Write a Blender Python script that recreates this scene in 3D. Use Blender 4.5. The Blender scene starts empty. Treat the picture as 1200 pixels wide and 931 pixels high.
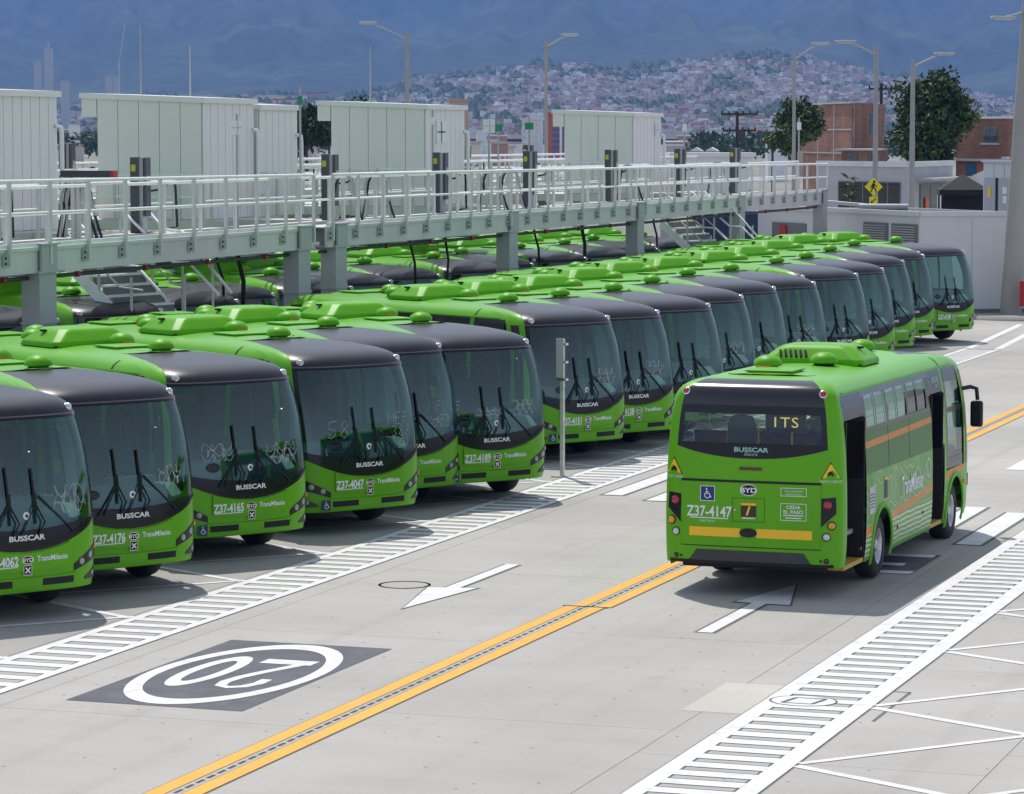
import bpy, bmesh, math, random
import numpy as np
from mathutils import Vector, Matrix
R = math.radians
random.seed(7); rng = np.random.default_rng(7)
C = bpy.context.scene.collection
S = bpy.context.scene

# ------------------------------------------------------------------ camera, light, exposure
CAMH = 6.3; FPX = 3750.0; PCX, PCY, HZ = 600.0, 465.5, 157.0
PITCH = math.atan((PCY - HZ) / FPX); YAW = R(19.16876)
FW = np.array([-math.sin(YAW)*math.cos(PITCH), math.cos(YAW)*math.cos(PITCH), -math.sin(PITCH)])
RT = np.array([math.cos(YAW), math.sin(YAW), 0.0]); UP = np.cross(RT, FW); CP = np.array([0, 0, CAMH])
cam = bpy.data.cameras.new('camera'); co = bpy.data.objects.new('camera', cam); C.objects.link(co)
cam.sensor_width = 36; cam.lens = 36*FPX/1200; cam.clip_start = 0.5; cam.clip_end = 60000
co.matrix_world = Matrix(((RT[0], UP[0], -FW[0], 0), (RT[1], UP[1], -FW[1], 0), (RT[2], UP[2], -FW[2], CAMH), (0, 0, 0, 1)))
S.camera = co

SUND = Vector((-0.312, 0.400, 0.862)).normalized()
w = bpy.data.worlds.new('World'); S.world = w; w.use_nodes = True
nt = w.node_tree; bg = nt.nodes['Background']
sky = nt.nodes.new('ShaderNodeTexSky'); sky.sky_type = 'NISHITA'; sky.sun_disc = False
sky.sun_elevation = math.asin(SUND.z); sky.sun_rotation = math.atan2(SUND.x, SUND.y); sky.dust_density = 1.5; sky.altitude = 2600
hs = nt.nodes.new('ShaderNodeHueSaturation'); hs.inputs['Saturation'].default_value = 0.45   # thin bright cloud takes the blue out of the sky
nt.links.new(sky.outputs[0], hs.inputs['Color']); nt.links.new(hs.outputs[0], bg.inputs[0]); bg.inputs[1].default_value = 0.15
sl = bpy.data.lights.new('sun', 'SUN'); sl.energy = 2.5; sl.angle = R(0.53); sl.color = (1.0, 0.955, 0.89)
so = bpy.data.objects.new('sun', sl); C.objects.link(so); so.rotation_euler = SUND.to_track_quat('Z', 'Y').to_euler(); so.location = (0, 0, 60)
S.view_settings.view_transform = 'Standard'; S.view_settings.look = 'None'; S.view_settings.exposure = 0.50; S.view_settings.gamma = 1.0
S.cycles.max_bounces = 7; S.cycles.transparent_max_bounces = 10; S.cycles.use_denoising = True
S.cycles.caustics_reflective = False; S.cycles.caustics_refractive = False

# ------------------------------------------------------------------ helpers: photo pixel -> place in the world
def ray(x, y): return (x - PCX)*RT - (y - PCY)*UP + FPX*FW
def gnd(x, y, z=0.0):
    d = ray(x, y); return CP + d*((z - CAMH)/d[2])
def onx(x, y, X):
    d = ray(x, y); return CP + d*(X/d[0])
def dep(x, y, D): return CP + ray(x, y)*(D/FPX)

# ------------------------------------------------------------------ materials
MATS = {}
def mat(name, col, rough=0.6, metal=0.0, var=0.0, vscale=4.0, bump=0.0, bscale=60.0, coat=0.0, emit=None, rand=0.0, spec=None, wear=None, wscale=1.5):
    if name in MATS: return MATS[name]
    m = bpy.data.materials.new(name); m.use_nodes = True; MATS[name] = m
    n = m.node_tree.nodes; l = m.node_tree.links; b = n['Principled BSDF']
    b.inputs['Base Color'].default_value = (*col, 1); b.inputs['Roughness'].default_value = rough; b.inputs['Metallic'].default_value = metal
    if spec is not None: b.inputs['Specular IOR Level'].default_value = spec
    if coat: b.inputs['Coat Weight'].default_value = coat; b.inputs['Coat Roughness'].default_value = 0.05
    if emit: b.inputs['Emission Color'].default_value = (*col, 1); b.inputs['Emission Strength'].default_value = emit
    src = None
    if var or bump or wear: tc = n.new('ShaderNodeTexCoord')
    if var or rand:
        hsv = n.new('ShaderNodeHueSaturation'); hsv.inputs['Color'].default_value = (*col, 1)
        mth = n.new('ShaderNodeMath'); mth.operation = 'ADD'; mth.inputs[0].default_value = 1.0 - 0.5*var - 0.5*rand; mth.inputs[1].default_value = 0
        last = mth
        if var:
            nz = n.new('ShaderNodeTexNoise'); nz.inputs['Scale'].default_value = vscale; nz.inputs['Detail'].default_value = 6
            l.new(tc.outputs['Object'], nz.inputs['Vector'])
            mr = n.new('ShaderNodeMapRange'); mr.inputs[1].default_value = 0.3; mr.inputs[2].default_value = 0.7; mr.inputs[3].default_value = 0; mr.inputs[4].default_value = var
            l.new(nz.outputs['Fac'], mr.inputs[0]); l.new(mr.outputs[0], mth.inputs[1])
        if rand:
            oi = n.new('ShaderNodeObjectInfo'); m2 = n.new('ShaderNodeMath'); m2.operation = 'MULTIPLY_ADD'; m2.inputs[1].default_value = rand
            l.new(oi.outputs['Random'], m2.inputs[0]); l.new(mth.outputs[0], m2.inputs[2]); last = m2
        l.new(last.outputs[0], hsv.inputs['Value']); l.new(hsv.outputs[0], b.inputs['Base Color']); src = hsv
    if wear:
        nz = n.new('ShaderNodeTexNoise'); nz.inputs['Scale'].default_value = wscale; nz.inputs['Detail'].default_value = 9; nz.inputs['Roughness'].default_value = 0.7
        l.new(tc.outputs['Object'], nz.inputs['Vector'])
        mr = n.new('ShaderNodeMapRange'); mr.inputs[1].default_value = 0.52; mr.inputs[2].default_value = 0.72; mr.inputs[4].default_value = wear[3]
        l.new(nz.outputs['Fac'], mr.inputs[0])
        mx = n.new('ShaderNodeMix'); mx.data_type = 'RGBA'; mx.inputs[6].default_value = (*col, 1); mx.inputs[7].default_value = (*wear[:3], 1)
        l.new(mr.outputs[0], mx.inputs[0])
        if src: l.new(src.outputs[0], mx.inputs[6])
        l.new(mx.outputs[2], b.inputs['Base Color'])
    if bump:
        nb = n.new('ShaderNodeTexNoise'); nb.inputs['Scale'].default_value = bscale; nb.inputs['Detail'].default_value = 5
        l.new(tc.outputs['Object'], nb.inputs['Vector'])
        bp = n.new('ShaderNodeBump'); bp.inputs['Strength'].default_value = bump; bp.inputs['Distance'].default_value = 0.02
        l.new(nb.outputs['Fac'], bp.inputs['Height']); l.new(bp.outputs[0], b.inputs['Normal'])
    return m

def glass(name, tint, base=0.04, refl=(0.9, 0.95, 1.0)):
    m = bpy.data.materials.new(name); m.use_nodes = True; n = m.node_tree.nodes; l = m.node_tree.links; n.clear()
    o = n.new('ShaderNodeOutputMaterial'); mx = n.new('ShaderNodeMixShader'); tr = n.new('ShaderNodeBsdfTransparent'); gl = n.new('ShaderNodeBsdfGlossy')
    tr.inputs[0].default_value = (*tint, 1); gl.inputs['Roughness'].default_value = 0.015; gl.inputs['Color'].default_value = (*refl, 1)
    fr = n.new('ShaderNodeFresnel'); fr.inputs[0].default_value = 1.5
    ad = n.new('ShaderNodeMath'); ad.operation = 'ADD'; ad.inputs[1].default_value = base
    l.new(fr.outputs[0], ad.inputs[0]); l.new(ad.outputs[0], mx.inputs[0]); l.new(tr.outputs[0], mx.inputs[1]); l.new(gl.outputs[0], mx.inputs[2]); l.new(mx.outputs[0], o.inputs[0])
    MATS[name] = m; return m

# ------------------------------------------------------------------ mesh builder
class MB:
    def __init__(s): s.v = []; s.f = []; s.m = []; s.s = []
    def add(s, vs, fs, mi=0, sm=False):
        k = len(s.v); s.v.extend([tuple(map(float, p)) for p in vs])
        for f in fs: s.f.append(tuple(i + k for i in f)); s.m.append(mi); s.s.append(sm)
    def box(s, x0, x1, y0, y1, z0, z1, mi=0, M=None):
        vs = [(x, y, z) for z in (z0, z1) for y in (y0, y1) for x in (x0, x1)]
        if M is not None: vs = [M @ Vector(p) for p in vs]
        s.add(vs, [(0, 2, 3, 1), (4, 5, 7, 6), (0, 1, 5, 4), (2, 6, 7, 3), (0, 4, 6, 2), (1, 3, 7, 5)], mi); return s
    def beam(s, p0, p1, wd, h, mi=0, up=(0, 0, 1)):
        p0 = Vector(p0); p1 = Vector(p1); d = (p1 - p0); L = d.length; d.normalize(); u = Vector(up)
        if abs(d.dot(u)) > 0.99: u = Vector((0, 1, 0))
        a = d.cross(u).normalized(); u = a.cross(d).normalized()
        vs = [p + a*sx*wd/2 + u*sz*h/2 for p in (p0, p1) for sz in (-1, 1) for sx in (-1, 1)]
        s.add(vs, [(0, 2, 3, 1), (4, 5, 7, 6), (0, 1, 5, 4), (2, 6, 7, 3), (0, 4, 6, 2), (1, 3, 7, 5)], mi); return s
    def tube(s, pts, r, n=8, mi=0, r1=None, cap=True, sm=True):
        pts = [Vector(p) for p in pts]; rings = []; N = len(pts)
        t0 = (pts[1] - pts[0]).normalized(); ref = Vector((0, 0, 1)) if abs(t0.z) < 0.9 else Vector((1, 0, 0)); a = t0.cross(ref).normalized()
        vs = []
        for i, p in enumerate(pts):
            t = (pts[min(i+1, N-1)] - pts[max(i-1, 0)]).normalized(); a = (a - t*a.dot(t)).normalized(); b = t.cross(a)
            rr = r if r1 is None else r + (r1 - r)*i/(N-1)
            vs += [p + (a*math.cos(2*math.pi*k/n) + b*math.sin(2*math.pi*k/n))*rr for k in range(n)]
        fs = [(i*n + k, i*n + (k+1) % n, (i+1)*n + (k+1) % n, (i+1)*n + k) for i in range(N-1) for k in range(n)]
        s.add(vs, fs, mi, sm)
        if cap: s.add(vs[:n], [tuple(range(n))], mi); s.add(vs[-n:], [tuple(range(n))], mi)
        return s
    def lathe(s, prof, n=24, M=None, mi=0, sm=True):
        vs = []; P = len(prof)
        for k in range(n):
            a = 2*math.pi*k/n
            for (r, z) in prof:
                p = Vector((r*math.cos(a), r*math.sin(a), z)); vs.append(M @ p if M is not None else p)
        s.add(vs, [(k*P + i, ((k+1) % n)*P + i, ((k+1) % n)*P + i + 1, k*P + i + 1) for k in range(n) for i in range(P-1)], mi, sm); return s
    def prism(s, poly, z0, z1, M=None, mi=0):
        n = len(poly); vs = [(x, y, z0) for x, y in poly] + [(x, y, z1) for x, y in poly]
        if M is not None: vs = [M @ Vector(p) for p in vs]
        s.add(vs, [tuple(range(n-1, -1, -1)), tuple(range(n, 2*n))] + [(i, (i+1) % n, n + (i+1) % n, n + i) for i in range(n)], mi); return s
    def flat(s, poly, z, mi=0): s.add([(x, y, z) for x, y in poly], [tuple(range(len(poly)))], mi); return s
    def mesh(s, name, mats):
        me = bpy.data.meshes.new(name); me.from_pydata(s.v, [], s.f)
        for m in (mats if isinstance(mats, (list, tuple)) else [mats]): me.materials.append(m)
        me.polygons.foreach_set('material_index', s.m); me.polygons.foreach_set('use_smooth', s.s); me.update(); return me
    def build(s, name, mats, parent=None, bevel=0):
        return put(name, s.mesh(name, mats), parent, bevel)
KIDS = {}
def put(name, me, parent=None, bevel=0):
    o = bpy.data.objects.new(name, me); C.objects.link(o)
    if parent is not None: o.parent = parent; KIDS.setdefault(parent.name, []).append(o)
    if bevel:
        b = o.modifiers.new('bevel', 'BEVEL'); b.width = bevel; b.segments = 2; b.limit_method = 'ANGLE'; b.angle_limit = R(40)
    return o
def tag(o, label=None, cat=None, group=None, kind=None):
    if label: o['label'] = label
    if cat: o['category'] = cat
    if group: o['group'] = group
    if kind: o['kind'] = kind
    return o
def thing(name, label, cat, loc=(0, 0, 0), rz=0.0, group=None):
    o = bpy.data.objects.new(name, None); C.objects.link(o); o.location = loc; o.rotation_euler = (0, 0, rz); o.empty_display_size = 0.3
    return tag(o, label, cat, group)
def copy_tree(o, parent=None, skip=()):
    c = o.copy(); C.objects.link(c)
    if parent is not None: c.parent = parent; KIDS.setdefault(parent.name, []).append(c)
    for ch in list(KIDS.get(o.name, [])):
        if ch.name.split('.')[0] in skip: continue
        copy_tree(ch, c, skip)
    return c

# 2-D shapes for flat print and decals: lists of (verts, faces)
def rect2(x0, x1, y0, y1): return [(x0, y0), (x1, y0), (x1, y1), (x0, y1)], [(0, 1, 2, 3)]
def disc2(cx, cy, rx, ry=None, n=20):
    ry = ry or rx; return [(cx + rx*math.cos(2*math.pi*k/n), cy + ry*math.sin(2*math.pi*k/n)) for k in range(n)], [tuple(range(n))]
def ring2(cx, cy, r0, r1, n=24, a0=0, a1=360, sy=1.0):
    vs = []; full = abs(a1 - a0) >= 360; k = n if full else n + 1
    for i in range(k):
        a = R(a0 + (a1 - a0)*i/n); vs += [(cx + r0*math.cos(a), cy + r0*math.sin(a)*sy), (cx + r1*math.cos(a), cy + r1*math.sin(a)*sy)]
    return vs, [(2*i, 2*i+1, (2*i+3) % (2*k), (2*i+2) % (2*k)) for i in range(n)]
def line2(pts, wd):
    vs = []; fs = []
    for i, p in enumerate(pts):
        a = pts[max(i-1, 0)]; b = pts[min(i+1, len(pts)-1)]; dx, dy = b[0]-a[0], b[1]-a[1]; L = math.hypot(dx, dy) or 1
        vs += [(p[0] - dy/L*wd/2, p[1] + dx/L*wd/2), (p[0] + dy/L*wd/2, p[1] - dx/L*wd/2)]
        if i: k = 2*i; fs.append((k-2, k-1, k+1, k))
    return vs, fs
TXT = {}
def text2(st, h, cx=0.0, cy=0.0, sx=1.0, shear=0.0, bold=0.0, align='CENTER'):
    key = (st, shear, bold, align)
    if key not in TXT:
        cu = bpy.data.curves.new('t', 'FONT'); cu.body = st; cu.size = 1.0; cu.shear = shear; cu.offset = bold; cu.align_x = align; cu.align_y = 'BOTTOM_BASELINE'; cu.resolution_u = 3
        ob = bpy.data.objects.new('t', cu); C.objects.link(ob); dg = bpy.context.evaluated_depsgraph_get(); me = bpy.data.meshes.new_from_object(ob.evaluated_get(dg))
        TXT[key] = ([tuple(v.co[:2]) for v in me.vertices], [tuple(p.vertices) for p in me.polygons])
        bpy.data.objects.remove(ob); bpy.data.curves.remove(cu); bpy.data.meshes.remove(me)
    vs, fs = TXT[key]; k = h/0.72
    return [(cx + x*k*sx, cy + y*k - h/2) for x, y in vs], fs
# hand-drawn strokes on a unit cell
STK = {'0': [[(.5, 0), (.1, .3), (.1, .7), (.5, 1), (.9, .7), (.9, .3), (.5, 0)]], '1': [[(.3, .8), (.55, 1), (.5, 0)]], '2': [[(.1, .8), (.5, 1), (.85, .7), (.1, 0), (.9, .05)]],
 '3': [[(.1, .9), (.6, 1), (.8, .75), (.4, .5), (.85, .3), (.5, 0), (.1, .1)]], '4': [[(.6, 0), (.65, 1), (.1, .35), (.95, .4)]], '5': [[(.9, 1), (.25, .95), (.2, .55), (.7, .55), (.85, .25), (.5, 0), (.1, .1)]],
 '6': [[(.8, 1), (.25, .6), (.15, .2), (.5, 0), (.85, .2), (.7, .45), (.2, .35)]], '8': [[(.5, .5), (.15, .75), (.5, 1), (.85, .75), (.5, .5), (.1, .2), (.5, 0), (.9, .2), (.5, .5)]],
 'M': [[(0, 0), (.1, 1), (.5, .4), (.9, 1), (1, 0)]], 'F': [[(.1, 0), (.15, 1), (.9, 1)], [(.1, .55), (.7, .6)]], 'E': [[(.9, 0), (.1, 0), (.15, 1), (.9, 1)], [(.1, .5), (.7, .55)]], 'O': [[(.5, 0), (.05, .4), (.3, .95), (.8, .9), (.9, .3), (.5, 0)]]}
def squiggle2(cx, cy, w_, h, seed, wd=0.008):
    r_ = random.Random(seed); out = []
    for k in range(3):
        p, q = r_.uniform(2, 4), r_.uniform(3, 6); a, c = r_.uniform(0, 6), r_.uniform(0, 6)
        out.append(line2([(cx + w_*(t - .5) + .12*w_*math.sin(p*t*6 + a), cy + (k - 1)*h*.3 + h*.22*math.sin(q*t*7 + c)) for t in [i/40 for i in range(41)]], wd))
    return out
def scrawl2(st, cx, cy, h, wd=0.009, tilt=0.0):
    out = []; x = cx - 0.42*h*len(st)
    for ch in st:
        for ln in STK.get(ch, []):
            out.append(line2([(x + p[0]*h*0.7 + p[1]*h*0.15, cy + (p[1] - .5)*h + (x - cx)*tilt) for p in ln], wd))
        x += 0.85*h
    return out
def join2(*items):
    out = []
    for it in items:
        if isinstance(it, list): out += it
        else: out.append(it)
    return out
WHEELCHAIR = lambda cx, cy, k: [disc2(cx - .05*k, cy + .36*k, .075*k, n=12), line2([(cx - .05*k, cy + .26*k), (cx - .03*k, cy - .02*k), (cx + .2*k, cy - .02*k), (cx + .28*k, cy - .3*k), (cx + .36*k, cy - .27*k)], .085*k),
    line2([(cx - .04*k, cy + .13*k), (cx + .15*k, cy + .13*k)], .06*k), ring2(cx + .02*k, cy - .14*k, .2*k, .265*k, 18, 100, 360)]

# ------------------------------------------------------------------ materials used all over
def wrap_mat():
    m = mat('printed_wrap', (.20, .37, .13), 0.4, coat=0.04, spec=.22); n = m.node_tree.nodes; l = m.node_tree.links; b = n['Principled BSDF']
    tc = n.new('ShaderNodeTexCoord'); sp = n.new('ShaderNodeSeparateXYZ'); l.new(tc.outputs['Object'], sp.inputs[0])
    wv = n.new('ShaderNodeTexWave'); wv.wave_type = 'BANDS'; wv.bands_direction = 'Z'; wv.inputs['Scale'].default_value = 4.3; wv.inputs['Distortion'].default_value = 2.6
    wv.inputs['Detail'].default_value = 2; wv.inputs['Detail Scale'].default_value = 0.7; l.new(tc.outputs['Object'], wv.inputs['Vector'])
    r1 = n.new('ShaderNodeMapRange'); r1.inputs[1].default_value = .5; r1.inputs[2].default_value = .62; l.new(wv.outputs['Fac'], r1.inputs[0])
    zl = n.new('ShaderNodeMapRange'); zl.inputs[1].default_value = .84; zl.inputs[2].default_value = .80; l.new(sp.outputs['Z'], zl.inputs[0])   # waves on the lower print only
    zb = n.new('ShaderNodeMapRange'); zb.inputs[1].default_value = .36; zb.inputs[2].default_value = .42; l.new(sp.outputs['Z'], zb.inputs[0])
    ml = n.new('ShaderNodeMath'); ml.operation = 'MULTIPLY'; l.new(r1.outputs[0], ml.inputs[0]); l.new(zl.outputs[0], ml.inputs[1])
    m2 = n.new('ShaderNodeMath'); m2.operation = 'MULTIPLY'; l.new(ml.outputs[0], m2.inputs[0]); l.new(zb.outputs[0], m2.inputs[1])
    mp = n.new('ShaderNodeMapping'); mp.inputs['Scale'].default_value = (1.1, 1, 1.6); l.new(tc.outputs['Object'], mp.inputs[0])
    vo = n.new('ShaderNodeTexNoise'); vo.inputs['Scale'].default_value = 1.3; vo.inputs['Detail'].default_value = 1; l.new(mp.outputs[0], vo.inputs['Vector'])
    # thin contour lines of a smooth field: the map drawn on the side
    fr = n.new('ShaderNodeMath'); fr.operation = 'MULTIPLY'; fr.inputs[1].default_value = 7; l.new(vo.outputs['Fac'], fr.inputs[0])
    f2 = n.new('ShaderNodeMath'); f2.operation = 'FRACT'; l.new(fr.outputs[0], f2.inputs[0])
    r2 = n.new('ShaderNodeMapRange'); r2.inputs[1].default_value = .90; r2.inputs[2].default_value = .93; r2.inputs[4].default_value = .7; l.new(f2.outputs[0], r2.inputs[0])
    zu = n.new('ShaderNodeMapRange'); zu.inputs[1].default_value = .84; zu.inputs[2].default_value = .86; l.new(sp.outputs['Z'], zu.inputs[0])
    m3 = n.new('ShaderNodeMath'); m3.operation = 'MULTIPLY'; l.new(r2.outputs[0], m3.inputs[0]); l.new(zu.outputs[0], m3.inputs[1])
    a1 = n.new('ShaderNodeMath'); a1.operation = 'MAXIMUM'; l.new(m2.outputs[0], a1.inputs[0]); l.new(m3.outputs[0], a1.inputs[1])
    mx = n.new('ShaderNodeMix'); mx.data_type = 'RGBA'; mx.inputs[6].default_value = (.17, .38, .085, 1); mx.inputs[7].default_value = (.58, .68, .44, 1); l.new(a1.outputs[0], mx.inputs[0])
    # the lowest strip is plain green paint
    gb = n.new('ShaderNodeMix'); gb.data_type = 'RGBA'; gb.inputs[6].default_value = (.085, .30, .022, 1); l.new(zb.outputs[0], gb.inputs[0]); l.new(mx.outputs[2], gb.inputs[7])
    # orange stripe rising towards the front
    st = n.new('ShaderNodeMath'); st.operation = 'MULTIPLY_ADD'; st.inputs[1].default_value = -.06; l.new(sp.outputs['X'], st.inputs[0]); l.new(sp.outputs['Z'], st.inputs[2])
    c1 = n.new('ShaderNodeMath'); c1.operation = 'COMPARE'; c1.inputs[1].default_value = .905; c1.inputs[2].default_value = .055; l.new(st.outputs[0], c1.inputs[0])
    mo = n.new('ShaderNodeMix'); mo.data_type = 'RGBA'; mo.inputs[7].default_value = (.68, .25, .03, 1); l.new(gb.outputs[2], mo.inputs[6]); l.new(c1.outputs[0], mo.inputs[0])
    l.new(mo.outputs[2], b.inputs['Base Color']); return m
def film_mat():
    m = mat('green_window_film', (.035, .15, .02), 0.35, coat=0.03, spec=.2); n = m.node_tree.nodes; l = m.node_tree.links; b = n['Principled BSDF']
    tc = n.new('ShaderNodeTexCoord'); sp = n.new('ShaderNodeSeparateXYZ'); l.new(tc.outputs['Object'], sp.inputs[0])
    st = n.new('ShaderNodeMath'); st.operation = 'MULTIPLY_ADD'; st.inputs[1].default_value = -.012; l.new(sp.outputs['X'], st.inputs[0]); l.new(sp.outputs['Z'], st.inputs[2])
    c1 = n.new('ShaderNodeMath'); c1.operation = 'COMPARE'; c1.inputs[1].default_value = 1.99; c1.inputs[2].default_value = .045; l.new(st.outputs[0], c1.inputs[0])
    mo = n.new('ShaderNodeMix'); mo.data_type = 'RGBA'; mo.inputs[6].default_value = (.035, .16, .014, 1); mo.inputs[7].default_value = (.62, .21, .015, 1); l.new(c1.outputs[0], mo.inputs[0])
    l.new(mo.outputs[2], b.inputs['Base Color']); return m
GREEN = mat('green_paint', (.118, .41, .003), 0.36, var=.10, vscale=1.3, coat=0.06, spec=.26, rand=.10, wear=(.17, .36, .03, .25), wscale=2.2)
GREEN2 = mat('green_roof_cover', (.115, .405, .003), 0.45, var=.12, vscale=2.5, spec=.22)
CAPM = mat('dark_roof_cap', (.015, .0155, .021), 0.36, var=.3, vscale=1.0, spec=.36, rand=.15, wear=(.034, .034, .041, .5), wscale=3.0)
BLACK = mat('black_gloss', (.010, .010, .012), 0.22, spec=.35)
RUBBER = mat('black_rubber', (.022, .021, .021), 0.75, var=.5, vscale=6)
CHASSIS = mat('chassis_black', (.012, .012, .012), 0.8)
GREY = mat('grey_plastic', (.045, .046, .05), 0.55, var=.25, vscale=5)
WHITE = mat('white_vinyl', (.80, .82, .80), 0.5)
YEL = mat('yellow_vinyl', (.95, .56, .015), 0.45)
ORANGE = mat('orange_lens', (.85, .22, .01), 0.15, coat=.8)
AMBER = mat('amber_lens', (.80, .33, .01), 0.12, coat=.8)
RED = mat('red_lens', (.42, .008, .012), 0.12, coat=.8)
DRED = mat('dark_red_lens', (.10, .015, .012), 0.2, coat=.5)
CLEAR = mat('clear_lens', (.62, .64, .66), 0.12, coat=.9)
CHROME = mat('chrome', (.75, .75, .76), 0.14, metal=1)
RIM = mat('wheel_rim_metal', (.55, .55, .56), 0.38, metal=.7, var=.3, vscale=9)
BLUE = mat('blue_sticker', (.012, .035, .16), 0.5)
ORED = mat('orange_marker', (.60, .10, .02), 0.5)
WRAP = wrap_mat(); FILM = film_mat()
GLASS_W = glass('windscreen_glass', (.36, .60, .55), .085, (.56, .74, .71)); GLASS_S = glass('side_glass', (.50, .64, .56), .015); GLASS_R = glass('rear_glass', (.72, .78, .76), .01)
SEATM = mat('seat_fabric', (.055, .012, .016), 0.8, var=.5, vscale=12); SEATG = mat('seat_shell', (.10, .11, .10), 0.6); INTER = mat('bus_interior', (.30, .32, .32), 0.7, var=.2); DASH = mat('dashboard', (.22, .33, .31), 0.6, var=.3)
LED = mat('led_text', (1.0, .80, .16), 0.5, emit=.42); CHALK = mat('chalk_white', (.40, .45, .45), 0.8); LENS = mat('lamp_lens', (.30, .31, .33), 0.08, coat=1.0); RINGM = mat('lamp_ring', (.05, .05, .055), 0.3)
NOTE = mat('yellow_note', (.62, .46, .05), 0.7)

# ------------------------------------------------------------------ the bus body surface
def pchip(xs, ys):
    xs = np.array(xs, float); ys = np.array(ys, float); h = np.diff(xs); dl = np.diff(ys)/h; m = np.zeros(len(xs)); m[0] = dl[0]; m[-1] = dl[-1]
    for i in range(1, len(xs)-1):
        if dl[i-1]*dl[i] > 0: w1 = 2*h[i] + h[i-1]; w2 = h[i] + 2*h[i-1]; m[i] = (w1 + w2)/(w1/dl[i-1] + w2/dl[i])
    def f(x):
        x = min(max(x, xs[0]), xs[-1]); i = min(int(np.searchsorted(xs, x, side='right')) - 1, len(xs)-2); t = (x - xs[i])/h[i]
        return (2*t**3 - 3*t*t + 1)*ys[i] + (t**3 - 2*t*t + t)*h[i]*m[i] + (-2*t**3 + 3*t*t)*ys[i+1] + (t**3 - t*t)*h[i]*m[i+1]
    return f
VV = [.28, .45, 1.0, 1.4, 1.9, 2.3, 2.5, 2.7, 2.8, 2.9, 3.0, 3.1, 3.2]
fZ = pchip(VV, [.28, .45, 1.0, 1.4, 1.9, 2.3, 2.5, 2.7, 2.78, 2.845, 2.893, 2.928, 2.945])
fW = pchip(VV, [1.215, 1.25, 1.265, 1.26, 1.24, 1.21, 1.185, 1.14, 1.095, 1.03, .93, .80, .62])
fXF = pchip(VV, [4.36, 4.44, 4.45, 4.42, 4.33, 4.23, 4.17, 4.08, 3.97, 3.75, 3.37, 2.83, 2.20])
fXR = pchip(VV, [-4.26, -4.29, -4.30, -4.29, -4.27, -4.25, -4.23, -4.19, -4.15, -4.07, -3.95, -3.76, -3.45])
fSF = pchip(VV, [3.65, 3.65, 3.65, 3.65, 3.65, 3.55, 3.45, 3.35, 3.25, 3.0, 2.55, 1.95, 1.35])
fSR = pchip(VV, [-3.95]*8 + [-3.93, -3.88, -3.78, -3.55, -3.15])
NF, NR = 3.5, 4.0
def front(s, v):
    s = max(-1, min(1, s)); xs = fSF(v); a = fXF(v) - xs
    return Vector((xs + a*max(0, 1 - abs(s)**NF)**(1/NF), s*fW(v), fZ(v) + (.02*(1 - s*s) if v > 3 else 0)*min(1, (v-3)/.2 if v > 3 else 0)))
def rear(s, v):
    s = max(-1, min(1, s)); xs = fSR(v); a = xs - fXR(v)
    return Vector((xs - a*max(0, 1 - abs(s)**NR)**(1/NR), s*fW(v), fZ(v)))
def right(x, v): return Vector((x, -fW(v), fZ(v)))
def left(x, v): return Vector((x, fW(v), fZ(v)))
def rightT(t, v): return Vector((fSR(v) + t*(fSF(v) - fSR(v)), -fW(v), fZ(v)))
def leftT(t, v): return Vector((fSR(v) + t*(fSF(v) - fSR(v)), fW(v), fZ(v)))
OUT = {front: Vector((1, 0, .05)), rear: Vector((-1, 0, .05)), right: Vector((0, -1, .05)), left: Vector((0, 1, .05)), rightT: Vector((0, -1, .05)), leftT: Vector((0, 1, .05))}
def nrm(surf, u, v, e=1e-3):
    u2 = u if surf not in (front, rear) else max(-.985, min(.985, u))
    n = (surf(u2 + e, v) - surf(u2 - e, v)).cross(surf(u2, v + e) - surf(u2, v - e))
    if n.length < 1e-12: return OUT[surf].normalized()
    n.normalize()
    return n if n.dot(OUT[surf]) + (n.z*.8 if v > 2.6 else 0) > 0 else -n
def patch(mb, surf, us, vlo, vhi, nv=6, off=0.0, mi=0, rim=0.0):
    lo = vlo if callable(vlo) else (lambda u: vlo); hi = vhi if callable(vhi) else (lambda u: vhi); P = []; B = []
    for u in us:
        a, b = lo(u), hi(u); col = []; cb = []
        for j in range(nv + 1):
            v = a + (b - a)*j/nv; n = nrm(surf, u, v) if (off or rim) else None; p = surf(u, v)
            col.append(p + n*off if off else p)
            if rim: cb.append(p + n*(off - rim))
        P.append(col); B.append(cb)
    k = nv + 1; sm = True; flip = surf in (front, leftT, left) and False
    mb.add([p for c in P for p in c], [(i*k + j, (i+1)*k + j, (i+1)*k + j + 1, i*k + j + 1) for i in range(len(us)-1) for j in range(nv)], mi, sm)
    if rim:
        loop = [(i, 0) for i in range(len(us))] + [(len(us)-1, j) for j in range(1, k)] + [(i, nv) for i in range(len(us)-2, -1, -1)] + [(0, j) for j in range(nv-1, 0, -1)]
        vs = [P[i][j] for i, j in loop] + [B[i][j] for i, j in loop]; n = len(loop)
        mb.add(vs, [(i, (i+1) % n, n + (i+1) % n, n + i) for i in range(n)], mi)
def lin(a, b, n): return [a + (b - a)*i/n for i in range(n + 1)]
def sarc(a, b, n):   # spacing that stays even round the curved corner
    f = lambda s: math.asin(math.copysign(abs(s)**1.5, s)); return [math.copysign(abs(math.sin(t))**(2/3), t) for t in lin(f(a), f(b), n)]
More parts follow.
